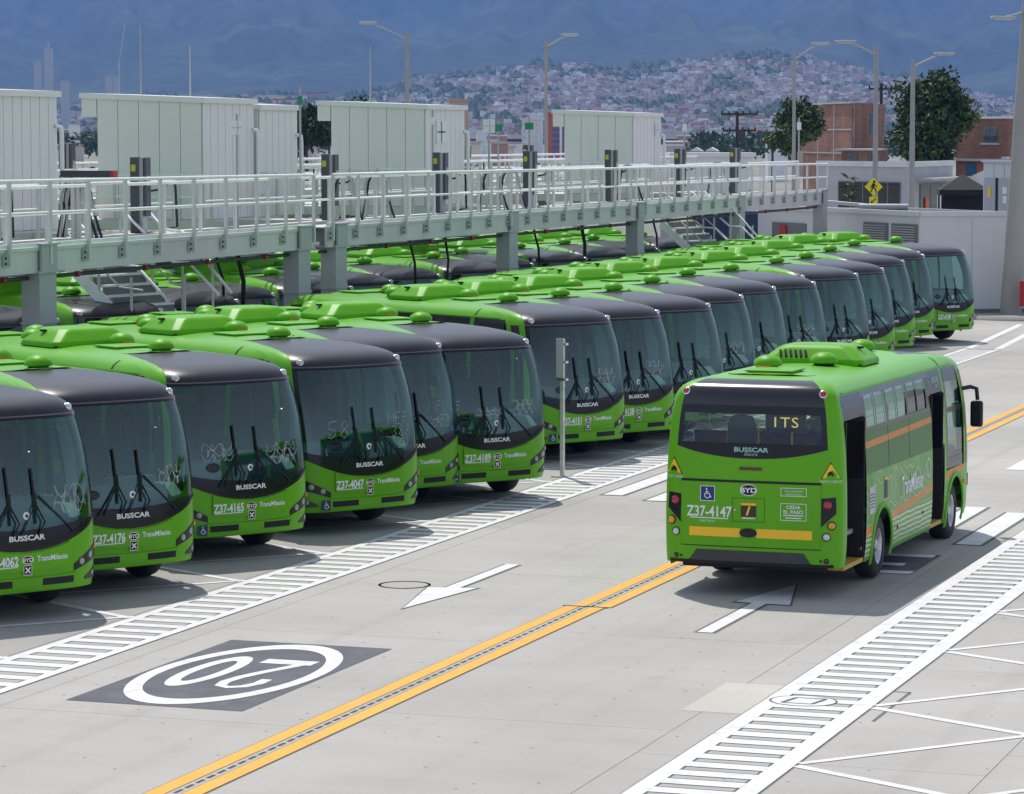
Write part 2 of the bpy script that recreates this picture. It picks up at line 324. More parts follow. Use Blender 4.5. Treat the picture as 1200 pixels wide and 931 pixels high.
# decals: 2-D shapes wrapped on the body (a = to the viewer's right, b = height)
def dmap(surf):
    if surf is front: return lambda a, b, o: front(a/fW(b), b) + nrm(front, a/fW(b), b)*o
    if surf is rear: return lambda a, b, o: rear(-a/fW(b), b) + nrm(rear, -a/fW(b), b)*o
    if surf is right: return lambda a, b, o: right(a, b) + nrm(right, a, b)*o
def decal(name, surf, layers, parent, label=None):
    mb = MB(); mats = []; f = dmap(surf)
    for (items, m, off) in layers:
        if m not in mats: mats.append(m)
        mi = mats.index(m)
        for vs, fs in items: mb.add([f(x, y, off) for x, y in vs], fs, mi)
    o = mb.build(name, mats, parent)
    if label: o['label'] = label
    return o
def spot(name, surf, a, b, r, m, parent, depth=.02, ring=None, ry=None):   # a round lamp lens set on the body
    f = dmap(surf); p = f(a, b, 0); u = (a/fW(b)) if surf is front else (-a/fW(b) if surf is rear else a); n = nrm(surf, u, b)
    M = Matrix.Translation(p) @ n.to_track_quat('Z', 'Y').to_matrix().to_4x4() @ Matrix.Diagonal((1, (ry or r)/r, 1, 1))
    mb = MB(); mb.lathe([(0, depth*1.5), (r*.6, depth*1.3), (r*.93, depth*.9), (r, depth*.5), (r, -.03)], 16, M)
    if ring: mb.lathe([(r*1.02, depth*.4), (r*1.25, depth*.4), (r*1.3, -.03)], 16, M, 1)
    return mb.build(name, [m, ring] if ring else m, parent)

ARC = [(-1.85, .60), (3.0, .60)]
def arch_lo(x, base=.33):
    z = base
    for xc, r in ARC:
        if abs(x - xc) < r: z = max(z, .43 + math.sqrt(r*r - (x - xc)**2))
    return z
def xs_with_arches(a, b):
    pts = set(lin(a, b, max(2, int((b-a)/.35))))
    for xc, r in ARC:
        for t in lin(-1, 1, 14):
            x = xc + r*.9999*math.sin(t*math.pi/2)
            if a < x < b: pts.add(x)
        for x in (xc - r*1.0001, xc + r*1.0001):
            if a < x < b: pts.add(x)
    return sorted(pts)
mask_lo = lambda s: .905 + .34*(s/.93)**2
glass_lo = lambda s: 1.185 + .16*(s/.93)**2
rg_lo = lambda s: 1.86 + .15*(abs(s)/.86)**2.2
SP = .93      # front glass reaches this far out
RP = .86
CAPTOP = 3.2

def roof_mesh(mb, mi):
    ss = sarc(0, 1, 14); path = [front(s, 3.2) for s in ss]; path += [leftT(t, 3.2) for t in lin(1, 0, 10)[1:]]; path += [rear(s, 3.2) for s in lin(1, 0, 10)[1:]]
    K = 10; vs = []
    for p in path:
        for j in range(K + 1):
            y = p.y*(1 - 2*j/K); vs.append((p.x, y, p.z + .03*(1 - (y/.62)**2)*min(1, p.y/.3)))
    mb.add(vs, [(i*(K+1) + j, (i+1)*(K+1) + j, (i+1)*(K+1) + j + 1, i*(K+1) + j + 1) for i in range(len(path)-1) for j in range(K)], mi, True)

def build_bus(full=True):
    """One bus at the origin, nose to +X; hero-only parts are added by the caller."""
    root = thing('city_bus', 'green electric city bus', 'bus')
    # ---- green body: one skin with openings
    b = MB()
    patch(b, front, sarc(-SP, SP, 24), .37, mask_lo, 6)
    for sg in (-1, 1): patch(b, front, sarc(sg*SP, sg*1, 5), lambda s: .37 - .05*(abs(s) - SP)/(1 - SP), 3.2, 34)
    patch(b, rear, lin(-RP, RP, 20), .45, rg_lo, 8)
    for sg in (-1, 1): patch(b, rear, [sg*math.sin(t)**.5 for t in lin(math.asin(RP**2), math.pi/2, 6)], .40, 3.2, 34)
    patch(b, rear, lin(-RP, RP, 14), 3.06, 3.2, 2)
    for sf in (rightT, leftT): patch(b, sf, lin(0, 1, 22), 2.72, 3.2, 9)
    roof_mesh(b, 0)
    patch(b, right, [-3.95, -3.92], .38, 2.72, 8); patch(b, right, [2.25, 2.38], .33, 2.72, 10)
    patch(b, left, xs_with_arches(-3.95, 3.65), arch_lo, 1.55, 4)
    for x0, x1 in ((-3.95, -3.75), (-2.25, -2.15), (-.6, -.5), (1.05, 1.15), (2.6, 2.7)): patch(b, left, [x0, x1], 1.55, 2.72, 6)
    body = b.build('body', GREEN, root)
    # printed side panels
    b = MB()
    patch(b, right, xs_with_arches(-2.80, 1.4), arch_lo, 1.55, 6); patch(b, right, xs_with_arches(2.38, 3.65), arch_lo, 1.14, 5)
    b.build('side_panel', WRAP, root)
    # wheel-arch lips, one by one
    for sg, sf in ((-1, right), (1, left)):
        for xc, r in ARC:
            b = MB(); vs = []
            for t in lin(-.28, math.pi + .28, 18):
                c, s_ = math.cos(t), math.sin(t)
                for rr, yy in ((r - .03, .0), (r - .03, .022), (r + .045, .022), (r + .055, .0)): vs.append((xc + rr*c, sg*(fW(max(.3, .43 + rr*s_)) + yy), .43 + rr*s_))
            b.add(vs, [(i*4 + j, (i+1)*4 + j, (i+1)*4 + j + 1, i*4 + j + 1) for i in range(18) for j in range(3)], 0, True)
            b.build('wheel_arch_trim', GREEN2, root)
    b = MB(); b.box(-4.12, -2.55, -1.0, 1.0, .34, .74); b.box(-1.15, 2.3, -1.08, 1.08, .26, .74); b.box(3.65, 4.15, -.95, .95, .38, .74); b.box(-2.55, 3.65, -.72, .72, .36, .74)
    for xc, r in ARC:
        for sg in (-1, 1): b.box(xc - .66, xc + .66, sg*.7, sg*.74, .3, 1.1); b.box(xc - .68, xc + .68, sg*.72, sg*1.18, 1.06, 1.1)
    b.build('chassis', CHASSIS, root)
    # ---- front
    b = MB(); patch(b, front, sarc(-SP, SP, 26), 2.63, CAPTOP, 14); b.build('front_cap', CAPM, root)
    b = MB(); patch(b, front, sarc(-SP, SP, 26), mask_lo, glass_lo, 4)
    b.build('front_mask', BLACK, root)
    b = MB(); patch(b, front, sarc(-SP, SP, 26), glass_lo, 2.63, 9); ws = b.build('windscreen', GLASS_W, root)
    b = MB()
    for u0, u1, lo, hi in ((-SP, -SP + .045, glass_lo, 2.63), (SP - .045, SP, glass_lo, 2.63)): patch(b, front, lin(u0, u1, 2), lo, hi, 9, .004)
    patch(b, front, sarc(-SP, SP, 26), lambda s: 2.59, 2.63, 1, .004); patch(b, front, sarc(-SP, SP, 26), lambda s: mask_lo(s) + .03, lambda s: mask_lo(s) + .055, 1, .012, 0, .012)
    patch(b, front, sarc(-SP*.9, SP*.9, 20), lambda s: mask_lo(s) + .075, lambda s: mask_lo(s) + .09, 1, .012, 0, .012)
    b.build('windscreen_frame', BLACK, root)
    b = MB(); patch(b, front, sarc(-SP, SP, 26), 2.622, 2.638, 1, .008, 0, .008); b.build('cap_trim', mat('cap_trim_grey', (.16, .12, .13), .4), root)
    for sg in (-1, 1):
        b = MB()
        lo = (lambda s: .60 + .17*(abs(s) - .58)/.42); hi = (lambda s: .69 + .28*(abs(s) - .58)/.42)
        patch(b, front, sarc(sg*.58, sg*.985, 8), lo, hi, 3, .012, 0, .014); hl = b.build('headlight', BLACK, root)
        for y, z, r, m in ((.86, .71, .046, LENS), (1.03, .78, .046, LENS), (1.165, .865, .036, ORANGE)): spot('lens', front, sg*y, z, r, m, hl, .018, RINGM if m is LENS else None)
        b = MB(); patch(b, front, sarc(sg*.74, sg*.95, 5), lambda s: .465, lambda s: .50 + .13*(abs(s) - .74)/.21, 2, .010, 0, .012); fl = b.build('fog_light', GREY, root); spot('lens', front, sg*1.08, .535, .034, LENS, fl, .016, RINGM)
        b = MB(); patch(b, front, sarc(sg*.18, sg*.56, 5), .455, .545, 2, .031, 0, .02); b.build('grille', CHASSIS, root)
        spot('marker_lamp', front, sg*.955, 2.715, .045, CLEAR, root, .035, CHROME)
    b = MB(); patch(b, front, sarc(-.60, .60, 12), lambda s: .40, lambda s: .565 + .02*abs(s), 3, .028, 0, .03); b.build('bumper', GREEN, root)
    b = MB(); patch(b, front, sarc(-.52, .52, 12), lambda s: .655 + .05*(s/.52)**2, lambda s: mask_lo(s) - .015, 3, .026, 0, .028); b.build('number_panel', GREEN, root)
    decal('maker_badge', front, [([disc2(0, .805, .088, .055)], CHROME, .031), ([disc2(0, .805, .08, .047)], BLACK, .033), ([text2('BYD', .05, 0, .805, 1.25, 0, .025)], WHITE, .035)], root)
    decal('emblem_plate', front, [([rect2(-.062, .062, .605, .735)], CHROME, .031), ([rect2(-.055, .055, .612, .728)], CHASSIS, .033), ([line2([(-.035, .635), (.035, .705)], .02), line2([(-.035, .705), (.035, .635)], .02)], WHITE, .035)], root)
    decal('operator_text', front, [([text2('TransMilenio', .072, .37, .815, .88, 0, .022)], WHITE, .031)], root)
    decal('bodybuilder_text', front, [([text2('BUSSCAR', .068, 0, 1.09, 1.35, 0, .03)], WHITE, .016)], root)
    decal('access_sticker', front, [([rect2(-.88, -.74, .42, .56)], BLUE, .034), (WHEELCHAIR(-.81, .49, .13), WHITE, .037)], root)
    # wipers and bits on the glass
    for y, zt in ((-.24, 2.0), (.14, 1.97)):
        b = MB(); f = dmap(front); b.tube([f(y + .04, 1.12, .02), f(y + .12, 1.28, .05), f(y, 1.52, .045)], .013, 6); b.tube([f(y - .22, 1.12, .02), f(y, 1.52, .04)], .009, 6); b.tube([f(y, z, .022) for z in lin(1.26, zt, 8)], .016, 6); b.tube([f(y + .012, z, .028) for z in lin(1.42, 1.66, 4)], .022, 6)
        b.build('wiper', CHASSIS, root)
    f = dmap(front)
    for pa in (((.72, 1.12, .02), (.20, 1.62, .03)), ((-.55, 1.12, .02), (-.24, 1.52, .03))):
        b = MB(); b.tube([f(*pa[0]), f(*pa[1])], .012, 6); b.build('wiper_arm', CHASSIS, root)
    decal('round_sticker', front, [([disc2(.02, 1.37, .052)], WHITE, .004), ([disc2(.02, 1.37, .022)], GREY, .006)], root)
    decal('glass_badge', front, [([disc2(-.62, 1.40, .12, .07)], BLACK, .004), ([text2('BYD', .06, -.62, 1.40, 1.2)], GREY, .006)], root)
    decal('yellow_note', front, [([rect2(.52, .63, 1.88, 2.06)], NOTE, -.02)], root)
    # ---- side glazing (right side: two doors; left side: windows only)
    b = MB()
    XW = [(-2.66, -2.12, -2.06, -1.50), (-1.38, -.80, -.74, -.18), (-.06, .50, .56, 1.12)]
    patch(b, right, lin(-2.80, 1.4, 10), 2.64, 2.72, 1); patch(b, right, lin(-2.80, 1.4, 10), 2.14, 2.20, 1)
    edges = [-2.80] + [e for q in XW for e in q] + [1.4]
    for i in range(0, len(edges), 2): patch(b, right, [edges[i], edges[i+1]], 2.20, 2.64, 2)
    patch(b, right, lin(-3.92, -2.80, 2), 2.38, 2.72, 2); patch(b, right, lin(1.4, 2.25, 2), 2.38, 2.72, 2)
    # dark front corner glazing, its lower edge cut upwards towards the door
    clo = lambda x: 1.14 + .02*(3.55 - x)
    patch(b, right, [2.38, 2.5], clo, 2.72, 5); patch(b, right, lin(2.5, 3.53, 4), clo, 1.32, 2); patch(b, right, lin(2.5, 3.53, 4), 2.02, 2.10, 1); patch(b, right, lin(2.5, 3.35, 4), 2.50, 2.72, 2)
    b.build('window_surround', BLACK, root)
    for i, q in enumerate(XW):
        b = MB(); patch(b, right, [q[0], q[1]], 2.20, 2.64, 2, -.012); patch(b, right, [q[2], q[3]], 2.20, 2.64, 2, -.012); b.build('side_window', GLASS_S, root)
        b = MB(); x0, x1 = ((-2.80, -1.45), (-1.43, -.13), (-.11, 1.4))[i]; patch(b, right, lin(x0, x1, 3), 1.55, 2.14, 3); b.build('lower_window', FILM, root)
    b = MB(); patch(b, right, lin(2.5, 3.53, 4), 1.32, 2.02, 3, -.006); patch(b, right, lin(2.5, 3.4, 4), 2.10, 2.50, 2, -.006); b.build('driver_side_glass', GLASS_S, root)
    for sg, lo in ((-1, 1.14), (1, 1.5)):
        b = MB(); patch(b, front, sarc(sg*.999, sg*.975, 4), lo, 2.62, 8, .004); b.build('corner_glass', BLACK, root)
    lw = [-3.75, -2.25, -2.15, -.6, -.5, 1.05, 1.15, 2.6, 2.7, 3.25]
    for i in range(0, len(lw), 2):
        b = MB(); patch(b, left, [lw[i], lw[i+1]], 1.55, 2.72, 5, -.01); b.build('side_window', GLASS_S, root)
    # ---- rear
    b = MB(); patch(b, rear, lin(-RP, RP, 20), 2.58, 3.06, 8); b.build('rear_cap', mat('rear_cap_gloss', (.014, .013, .018), .17, coat=.5, var=.3, vscale=2), root)
    b = MB(); pl = lambda s: max(rg_lo(s) + .10, 1.70)
    patch(b, rear, lin(-RP, RP, 20), rg_lo, lambda s: 2.07, 3); patch(b, rear, lin(-RP, RP, 20), 2.47, 2.58, 2)
    for sg in (-1, 1): patch(b, rear, [sg*.80, sg*RP], 2.07, 2.47, 3)
    b.build('rear_window_surround', BLACK, root)
    b = MB(); patch(b, rear, lin(-.80, .80, 10), 2.07, 2.47, 4, -.004); b.build('rear_window', GLASS_R, root)
    # ---- roof gear
    b = MB()
    def rz(bx, tx, z0, z1, x0, x1, y): # air-conditioning hood: a low pan with sloped sides and a flat top
        ring = lambda X0, X1, Y, z, c: [(X0 + c, -Y, z), (X1 - c, -Y, z), (X1, -Y + c, z), (X1, Y - c, z), (X1 - c, Y, z), (X0 + c, Y, z), (X0, Y - c, z), (X0, -Y + c, z)]
        L = [ring(x0, x1, y, z0, .10), ring(x0, x1, y, z0 + .07, .10), ring(x0 + .15, x1 - .15, y - .20, z1 - .045, .12), ring(x0 + .20, x1 - .20, y - .27, z1 - .012, .12), ring(x0 + .30, x1 - .30, y - .38, z1, .10)]
        b.add([p for q in L for p in q], [(k*8 + i, k*8 + (i+1) % 8, (k+1)*8 + (i+1) % 8, (k+1)*8 + i) for k in range(4) for i in range(8)] + [tuple(range(32, 40))], 0, True)
    rz(0, 0, 2.95, 3.235, -1.08, .08, .76)
    ac = b.build('air_conditioner', GREEN2, root, .05); ac.modifiers['bevel'].segments = 3; ac.modifiers['bevel'].angle_limit = R(15); wn = ac.modifiers.new('normals', 'WEIGHTED_NORMAL'); wn.keep_sharp = False
    b = MB()
    for k in range(6): b.beam((-1.06, .46 - .075*k, 3.06), (-.98, .46 - .075*k + .03, 3.15), .03, .04)
    b.beam((-.6, -.60, 3.19), (-.5, -.60, 3.19), .08, .03); b.box(-1.05, .05, -.73, .73, 2.945, 2.968)
    b.build('vent_slots', CHASSIS, ac)
    def dome(x, y, r=.205, h=.135):
        b = MB(); M = Matrix.Translation((x, y, 2.955)); b.lathe([(r*.72, 0), (r*.72, .045)], 20, M, 1)
        b.lathe([(r*.75, .045), (r*.97, .055), (r, .075)] + [(r*math.cos(t), .075 + h*math.sin(t)) for t in lin(.12, math.pi/2, 7)], 24, M, 0); b.build('roof_ventilator', [GREEN2, CHASSIS], root)
    dome(2.0, 0); dome(.30, .33); dome(-1.42, -.28); dome(-2.35, .3)
    def hatch(x0, x1, y0, y1):
        b = MB(); b.box(x0 + .03, x1 - .03, y0 + .03, y1 - .03, 2.95, 2.985); b.box(x0, x1, y0, y1, 2.985, 3.01); b.build('roof_hatch', GREEN2, root, .012)
    hatch(.55, 1.25, -.34, .36); hatch(-3.35, -2.62, -.32, .36)
    b = MB(); b.box(.42, .53, .22, .40, 2.96, 3.03); b.build('roof_marker', ORED, root); b = MB(); b.box(-2.62, -2.5, .20, .40, 2.96, 3.02); b.build('roof_marker', ORED, root)
    for sf in (rightT, leftT):
        b = MB(); f = (lambda v: (2.34 - fSR(v))/(fSF(v) - fSR(v))); vl = lin(2.73, 2.98, 6)
        b.add([sf(f(v), v) + nrm(sf, .7, v)*.004 for v in vl] + [sf(f(v) + .006, v) + nrm(sf, .7, v)*.004 for v in vl], [(i, i+1, 7 + i + 1, 7 + i) for i in range(6)])
        b.build('roof_seam', CHASSIS, root)
    for sf in (rightT, leftT): b = MB(); patch(b, sf, lin(.02, .98, 12), 2.735, 2.765, 1, .016, 0, .016); b.build('drip_rail', GREEN2, root)
    # ---- wheels
    for xc, _ in ARC:
        for sg in (-1, 1):
            M = Matrix.Translation((xc, sg*1.215, .45)) @ Matrix.Rotation(-sg*math.pi/2, 4, 'X')
            wb = MB(); wb.lathe([(.26, 0), (.30, -.005), (.41, -.012), (.44, -.04), (.45, -.08), (.45, -.24), (.42, -.29), (.27, -.29)], 28, M); wb.box(xc - .08, xc + .08, sg*.2, sg*.9, .38, .52)
            wh = wb.build('wheel', RUBBER, root)
            wb = MB(); wb.lathe([(.0, -.03), (.075, -.03), (.085, -.045), (.10, -.10), (.19, -.12), (.205, -.06), (.25, -.02), (.27, -.005), (.27, -.06)], 28, M)
            for k in range(8): wb.lathe([(0, -.09), (.014, -.09), (.014, -.12)], 8, M @ Matrix.Translation((.14*math.cos(k*.785), .14*math.sin(k*.785), 0)))
            wb.build('rim', RIM, wh)
    # ---- inside
    b = MB(); b.box(-4.0, 3.9, -1.08, 1.08, .74, .80); b.box(-3.9, 3.0, -1.1, 1.1, 2.70, 2.73); b.box(-4.05, -3.3, -1.05, 1.05, .8, 1.5); b.build('interior', INTER, root)
    b = MB(); b.prism([(3.35, 1.0), (3.45, 1.40), (3.9, 1.42), (4.15, 1.26), (4.2, 1.0)], -1.05, 1.05, Matrix.Rotation(math.pi/2, 4, 'X')); b.box(3.32, 3.57, .25, .95, 1.3, 1.5); b.build('dashboard', DASH, root, .02)
    M = Matrix.Translation((3.25, .55, 1.46)) @ Matrix.Rotation(R(25), 4, 'Y'); b = MB(); b.tube([M @ Vector((.2*math.cos(t), .2*math.sin(t), 0)) for t in lin(0, 2*math.pi, 20)], .018, 6); b.tube([M @ Vector((0, 0, 0)), (3.5, .55, 1.2)], .03, 6); b.tube([M @ Vector((-.2, 0, 0)), M @ Vector((.2, 0, 0))], .016, 6); b.build('steering_wheel', CHASSIS, root)
    sb = MB(); sb.box(-.22, .24, -.22, .22, .40, .50); sb.box(-.30, -.20, -.22, .22, .46, 1.08); sb.box(-.29, -.21, -.13, .13, 1.10, 1.28); sb.box(-.1, .1, -.1, .1, 0, .4)
    sm = sb.mesh('seat', CHASSIS); o = put('driver_seat', sm, root, .03); o.location = (2.72, .55, .92)
    sb = MB(); sb.box(-.2, .22, -.42, .42, .38, .46, 0)
    for sg in (-1, 1): sb.box(-.27, -.19, sg*.42, sg*.03, .44, 1.12, 0); sb.box(-.285, -.265, sg*.42, sg*.03, .40, 1.14, 1)
    sb.tube([(-.24, .42, 1.13), (-.24, .36, 1.2), (-.24, .08, 1.2), (-.24, .03, 1.13)], .016, 6, 2); sb.tube([(-.24, -.42, 1.13), (-.24, -.36, 1.2), (-.24, -.08, 1.2), (-.24, -.03, 1.13)], .016, 6, 2); sb.box(-.1, .1, -.06, .06, 0, .4, 1)
    dm = sb.mesh('seat', [SEATM, SEATG, YEL])
    for x in ((-1.0, 0.0, 1.1) if full else ()):
        for y in (-.62, .62):
            if x > .8 and y < 0: continue
            o = put('seat', dm, root, .02); o.location = (x, y, .80)
    b = MB(); b.box(2.0, 2.03, .12, 1.05, .8, 1.9); b.build('cab_partition', CHASSIS, root)
    return root, dm

def closed_doors(root):
    for x0, x1 in ((-3.92, -2.80), (1.4, 2.25)):
        xm = (x0 + x1)/2
        for a, c in ((x0, xm - .01), (xm + .01, x1)):
            b = MB(); patch(b, right, [a, c], .32, 2.38, 8, -.03, 0, .0); b.build('door', BLACK, root)
def numbers(root, num):
    d = decal('fleet_number', front, [([text2(num, .125, -.39, .80, .74, 0, .03), [rect2(-.63 + .06*k, -.57 + .06*k, .715, .727) for k in range(8)]][0:1] + [rect2(-.63 + .06*k, -.57 + .06*k, .715, .727) for k in range(8)], WHITE, .031)], root); return d

BUS, SEATMESH = build_bus(True)
closed_doors(BUS)

# ------------------------------------------------------------------ the moving bus: rear view, doors open
def hero():
    h = copy_tree(BUS, None, ('door', 'fleet_number'))
    tag(h, 'green bus seen from behind driving up the lane with its doors open', 'bus', 'green electric buses')
    h.location = (-11.09, 46.22, .0); h.rotation_euler = (R(0), R(.45), R(89.2))
    for sg in (-1, 1):
        sh = [(sg*1.17, 1.37), (sg*.985, 1.35), (sg*.985, .96), (sg*1.18, 1.15)]
        o = decal('tail_light', rear, [([(sh, [(0, 1, 2, 3)])], BLACK, .012)], h); KIDS
        spot('lens', rear, sg*1.07, 1.265, .058, RED, o, .03)
        spot('turn_signal', rear, sg*1.125, .985, .05, AMBER, h, .028, BLACK); spot('reversing_light', rear, sg*1.06, .83, .047, CLEAR, h, .022, BLACK)
        spot('reflector', rear, sg*1.06, .50, .03, DRED, h, .012, BLACK); spot('parking_sensor', rear, sg*.985, .50, .018, CHASSIS, h, .008)
        spot('marker_lamp', rear, sg*.965, 2.77, .045, RED, h, .025, CHROME)
        tx = sg*1.10; t = lambda k: ([(tx - .125*k, 1.697 - .077*k), (tx + .125*k, 1.697 - .077*k), (tx, 1.697 + .153*k)], [(0, 1, 2)])
        car = [rect2(tx - .04, tx + .04, 1.67, 1.695), rect2(tx - .024, tx + .024, 1.695, 1.718), rect2(tx - .034, tx - .016, 1.655, 1.67), rect2(tx + .016, tx + .034, 1.655, 1.67)]
        decal('warning_sticker', rear, [([t(1)], BLACK, .005), ([t(.86)], YEL, .008), (car, BLACK, .011), ([text2('PUNTO CIEGO', .035, tx, 1.585, .82)], WHITE, .005)], h)
    # engine lid with its shut line
    b = MB(); patch(b, rear, lin(-.78, .78, 16), .66, 1.53, 6, .006, 0, .004); b.build('engine_lid', GREEN, h)
    frame = [rect2(-.985, .985, 1.53, 1.565), rect2(-.985, .985, .645, .658), rect2(-.985, -.972, .658, 1.53), rect2(.972, .985, .658, 1.53)]
    fine = []
    for vs, fs in frame:
        (x0, y0), (x1, y1) = vs[0], vs[2]; n = max(1, int((x1 - x0)/.15)); fine += [rect2(x0 + (x1-x0)*i/n, x0 + (x1-x0)*(i+1)/n, y0, y1) for i in range(n)]
    decal('lid_gap', rear, [(fine, BLACK, .004)], h)
    band = []
    for a, c in ((-.86, -.13), (.09, .87)): band += [rect2(a + (c-a)*i/5, a + (c-a)*(i+1)/5, .785, .91) for i in range(5)]
    decal('reflective_band', rear, [(band, YEL, .010)], h)
    b = MB(); f = dmap(rear); M = Matrix.Translation(f(-.02, .85, .01)) @ nrm(rear, 0, .85).to_track_quat('Z', 'Y').to_matrix().to_4x4() @ Matrix.Diagonal((1, .5, 1, 1)); b.lathe([(0, .02), (.09, .02), (.115, .03), (.125, 0)], 20, M); b.build('lid_handle', BLACK, h)
    decal('maker_badge', rear, [([disc2(-.02, 1.435, .122, .082, 28)], CHROME, .012), ([disc2(-.02, 1.435, .108, .068, 28)], BLACK, .015), ([text2('BYD', .066, -.02, 1.435, 1.35, 0, .03)], WHITE, .018)], h)
    decal('access_sticker', rear, [([rect2(-.705, -.495, 1.265, 1.475)], WHITE, .012), ([rect2(-.695, -.505, 1.275, 1.465)], BLUE, .014), (WHEELCHAIR(-.605, 1.37, .17), WHITE, .017)], h)
    decal('fleet_number', rear, [([text2('Z37-4147', .145, -.575, 1.13, .80, 0, .022), rect2(-.845, -.305, 1.028, 1.042)], WHITE, .012), ([text2('ELECTRICO', .03, -.60, .995)], WHITE, .012)], h)
    ol = lambda x0, x1, y0, y1, wd: [rect2(x0, x1, y0, y0 + wd), rect2(x0, x1, y1 - wd, y1), rect2(x0, x0 + wd, y0 + wd, y1 - wd), rect2(x1 - wd, x1, y0 + wd, y1 - wd)]
    decal('charge_flap', rear, [(ol(-.25, .21, 1.0, 1.325, .007), mat('flap_gap', (.02, .07, .008), .6), .010), ([disc2(-.21, 1.16, .012)], CHROME, .012)], h)
    decal('route_sticker', rear, [([rect2(-.125, .09, 1.07, 1.255)], mat('sticker_brown', (.045, .022, .012), .5), .012), ([rect2(-.125, .09, 1.225, 1.258), line2([(-.04, 1.09), (.0, 1.215)], .028)], YEL, .015), ([rect2(-.11, .075, 1.045, 1.06)], WHITE, .012)], h)
    decal('notice_plate', rear, [(ol(.43, .79, 1.37, 1.485, .008) + [text2('Cero emisiones', .03, .61, 1.445, .95), text2('100% ELECTRICO', .024, .61, 1.40, .95)], WHITE, .012)], h)
    decal('give_way_plate', rear, [(ol(.43, .79, 1.04, 1.275, .008) + [text2('CEDA', .045, .61, 1.225, 1.2, 0, .02), text2('EL PASO', .045, .61, 1.16, 1.2, 0, .02), rect2(.47, .75, 1.105, 1.118), rect2(.50, .72, 1.07, 1.083)], WHITE, .012)], h)
    b = MB(); patch(b, rear, lin(-.125, .125, 3), 1.705, 1.745, 1, .014, 0, .016); b.build('brake_light', DRED, h)
    b = MB(); us = lin(-.70, .70, 14); patch(b, rear, us, .455, lambda s: .60 - (max(0, abs(s) - .60)/.10)*.18, 3, .012, 0, .014); b.build('bumper_insert', GREY, h)
    b = MB(); patch(b, rear, lin(-.92, .92, 14), .41, .45, 1, .016, 0, .02); b.build('bumper_edge', CHASSIS, h)
    decal('bodybuilder_text', rear, [([text2('BUSSCAR', .062, .0, 1.985, 1.35, 0, .02), text2('Electric', .042, .0, 1.925, 1.1, .3)], mat('mint_text', (.35, .62, .55), .5), .006)], h)
    # what the rear window shows: seats, a route sign
    b = MB(); b.prism([(-.20, 1.5), (.20, 1.5), (.20, 2.26), (.15, 2.38), (.0, 2.41), (-.15, 2.38), (-.20, 2.26)], -.05, .05, Matrix.Rotation(R(90), 4, 'Z') @ Matrix.Rotation(R(90), 4, 'X')); o = b.build('headrest', mat('headrest_grey', (.06, .085, .08), .7), h, .03); o.location = (-3.55, .33, 0)
    for k, yy in enumerate((.78, -.15, -.62)):
        b = MB(); b.box(-.06, .06, -.24, .24, 1.5, 2.17); b.box(-.07, .07, -.25, -.23, 1.5, 2.19, 1); b.box(-.07, .07, .23, .25, 1.5, 2.19, 1); o = b.build('seat', [SEATM, YEL], h, .03); o.location = (-3.5, yy, 0)
    b = MB(); b.box(-3.72, -3.68, -.62, -.05, 2.20, 2.45); sg = b.build('route_sign', CHASSIS, h)
    M = MB()
    for k, ch in enumerate('ITS'):
        for vs, fs in [text2(ch, .145, .17 + .14*k, 2.33, 1.2, 0, .0)]: M.add([(-3.725, -x - .02, y) for x, y in vs], fs)
    M.build('sign_text', LED, sg)
    b = MB(); b.tube([(-3.3, .05, 1.5), (-3.3, .05, 2.7)], .018, 8); b.build('grab_pole', mat('yellow_pole', (.7, .45, .03), .4), h)
    # open doors: two folded leaves, treads, black reveals
    for x0, x1 in ((-3.92, -2.80), (1.4, 2.25)):
        for x, dr in ((x0 + .03, 1), (x1 - .03, -1)):
            b = MB(); b.box(x - .018, x + .018, -1.235, -.85, .42, 2.36); b.box(x - .022, x + .022, -1.22, -.88, 1.5, 2.3, 1); b.build('door', [CHASSIS, BLACK], h)
        b = MB(); b.box(x0, x1, -1.22, -.85, .34, .40); b.build('step', [mat('yellow_step', (.60, .38, .04), .6, var=.4, vscale=20)], h)
        b = MB(); b.box(x0 - .01, x0 + .005, -1.2, -.82, .4, 2.4); b.box(x1 - .005, x1 + .01, -1.2, -.82, .4, 2.4); b.box(x0, x1, -.86, -.84, .4, .8); b.box(x0, x1, -1.18, -.8, 2.38, 2.4); b.build('door_reveal', CHASSIS, h)
    decal('operator_text', right, [([text2('TransMilenio', .27, -.02, 1.20, .70, .05, .018)], WHITE, .012),
        ([line2([(.25 + .03*i, 1.25 + .12*math.sin(i*.35)) for i in range(30)], .014), ring2(1.1, 1.30, .13, .15, 24), line2([(-1.6 + .1*i, 1.0 + .05*math.sin(i*.9)) for i in range(28)], .008)], WHITE, .006)], h)
    decal('notice_sticker', right, [([rect2(-2.65, -2.35, .98, 1.36)], mat('pale_notice', (.55, .52, .60), .6), .006), ([rect2(-2.62, -2.38, 1.24 - .045*k, 1.255 - .045*k) for k in range(5)], GREY, .008)], h)
    decal('route_sticker', right, [([rect2(-1.75, -1.57, 1.12, 1.42)], GREY, .006), ([rect2(-1.75, -1.57, 1.38, 1.42)], YEL, .008)], h)
    decal('sign_text', right, [([text2('BUSSCAR', .075, 1.82, 2.58, 1.0, 0, .01), text2('Electric', .05, 1.86, 2.49, 1.0, .3)], mat('mint_text', (.35, .62, .55), .5), .006)], h)
    for x, z in ((-.9, .62), (.75, .66), (-3.1, .55)): spot('side_reflector', right, x, z, .03, DRED, h, .012)
    spot('side_indicator', right, 3.62, .86, .04, AMBER, h, .03)
    b = MB(); b.tube([(3.85, -1.14, 2.30), (4.0, -1.28, 2.33), (4.04, -1.37, 2.30), (4.04, -1.39, 2.12)], .035, 8); mr = b.build('mirror', BLACK, h)
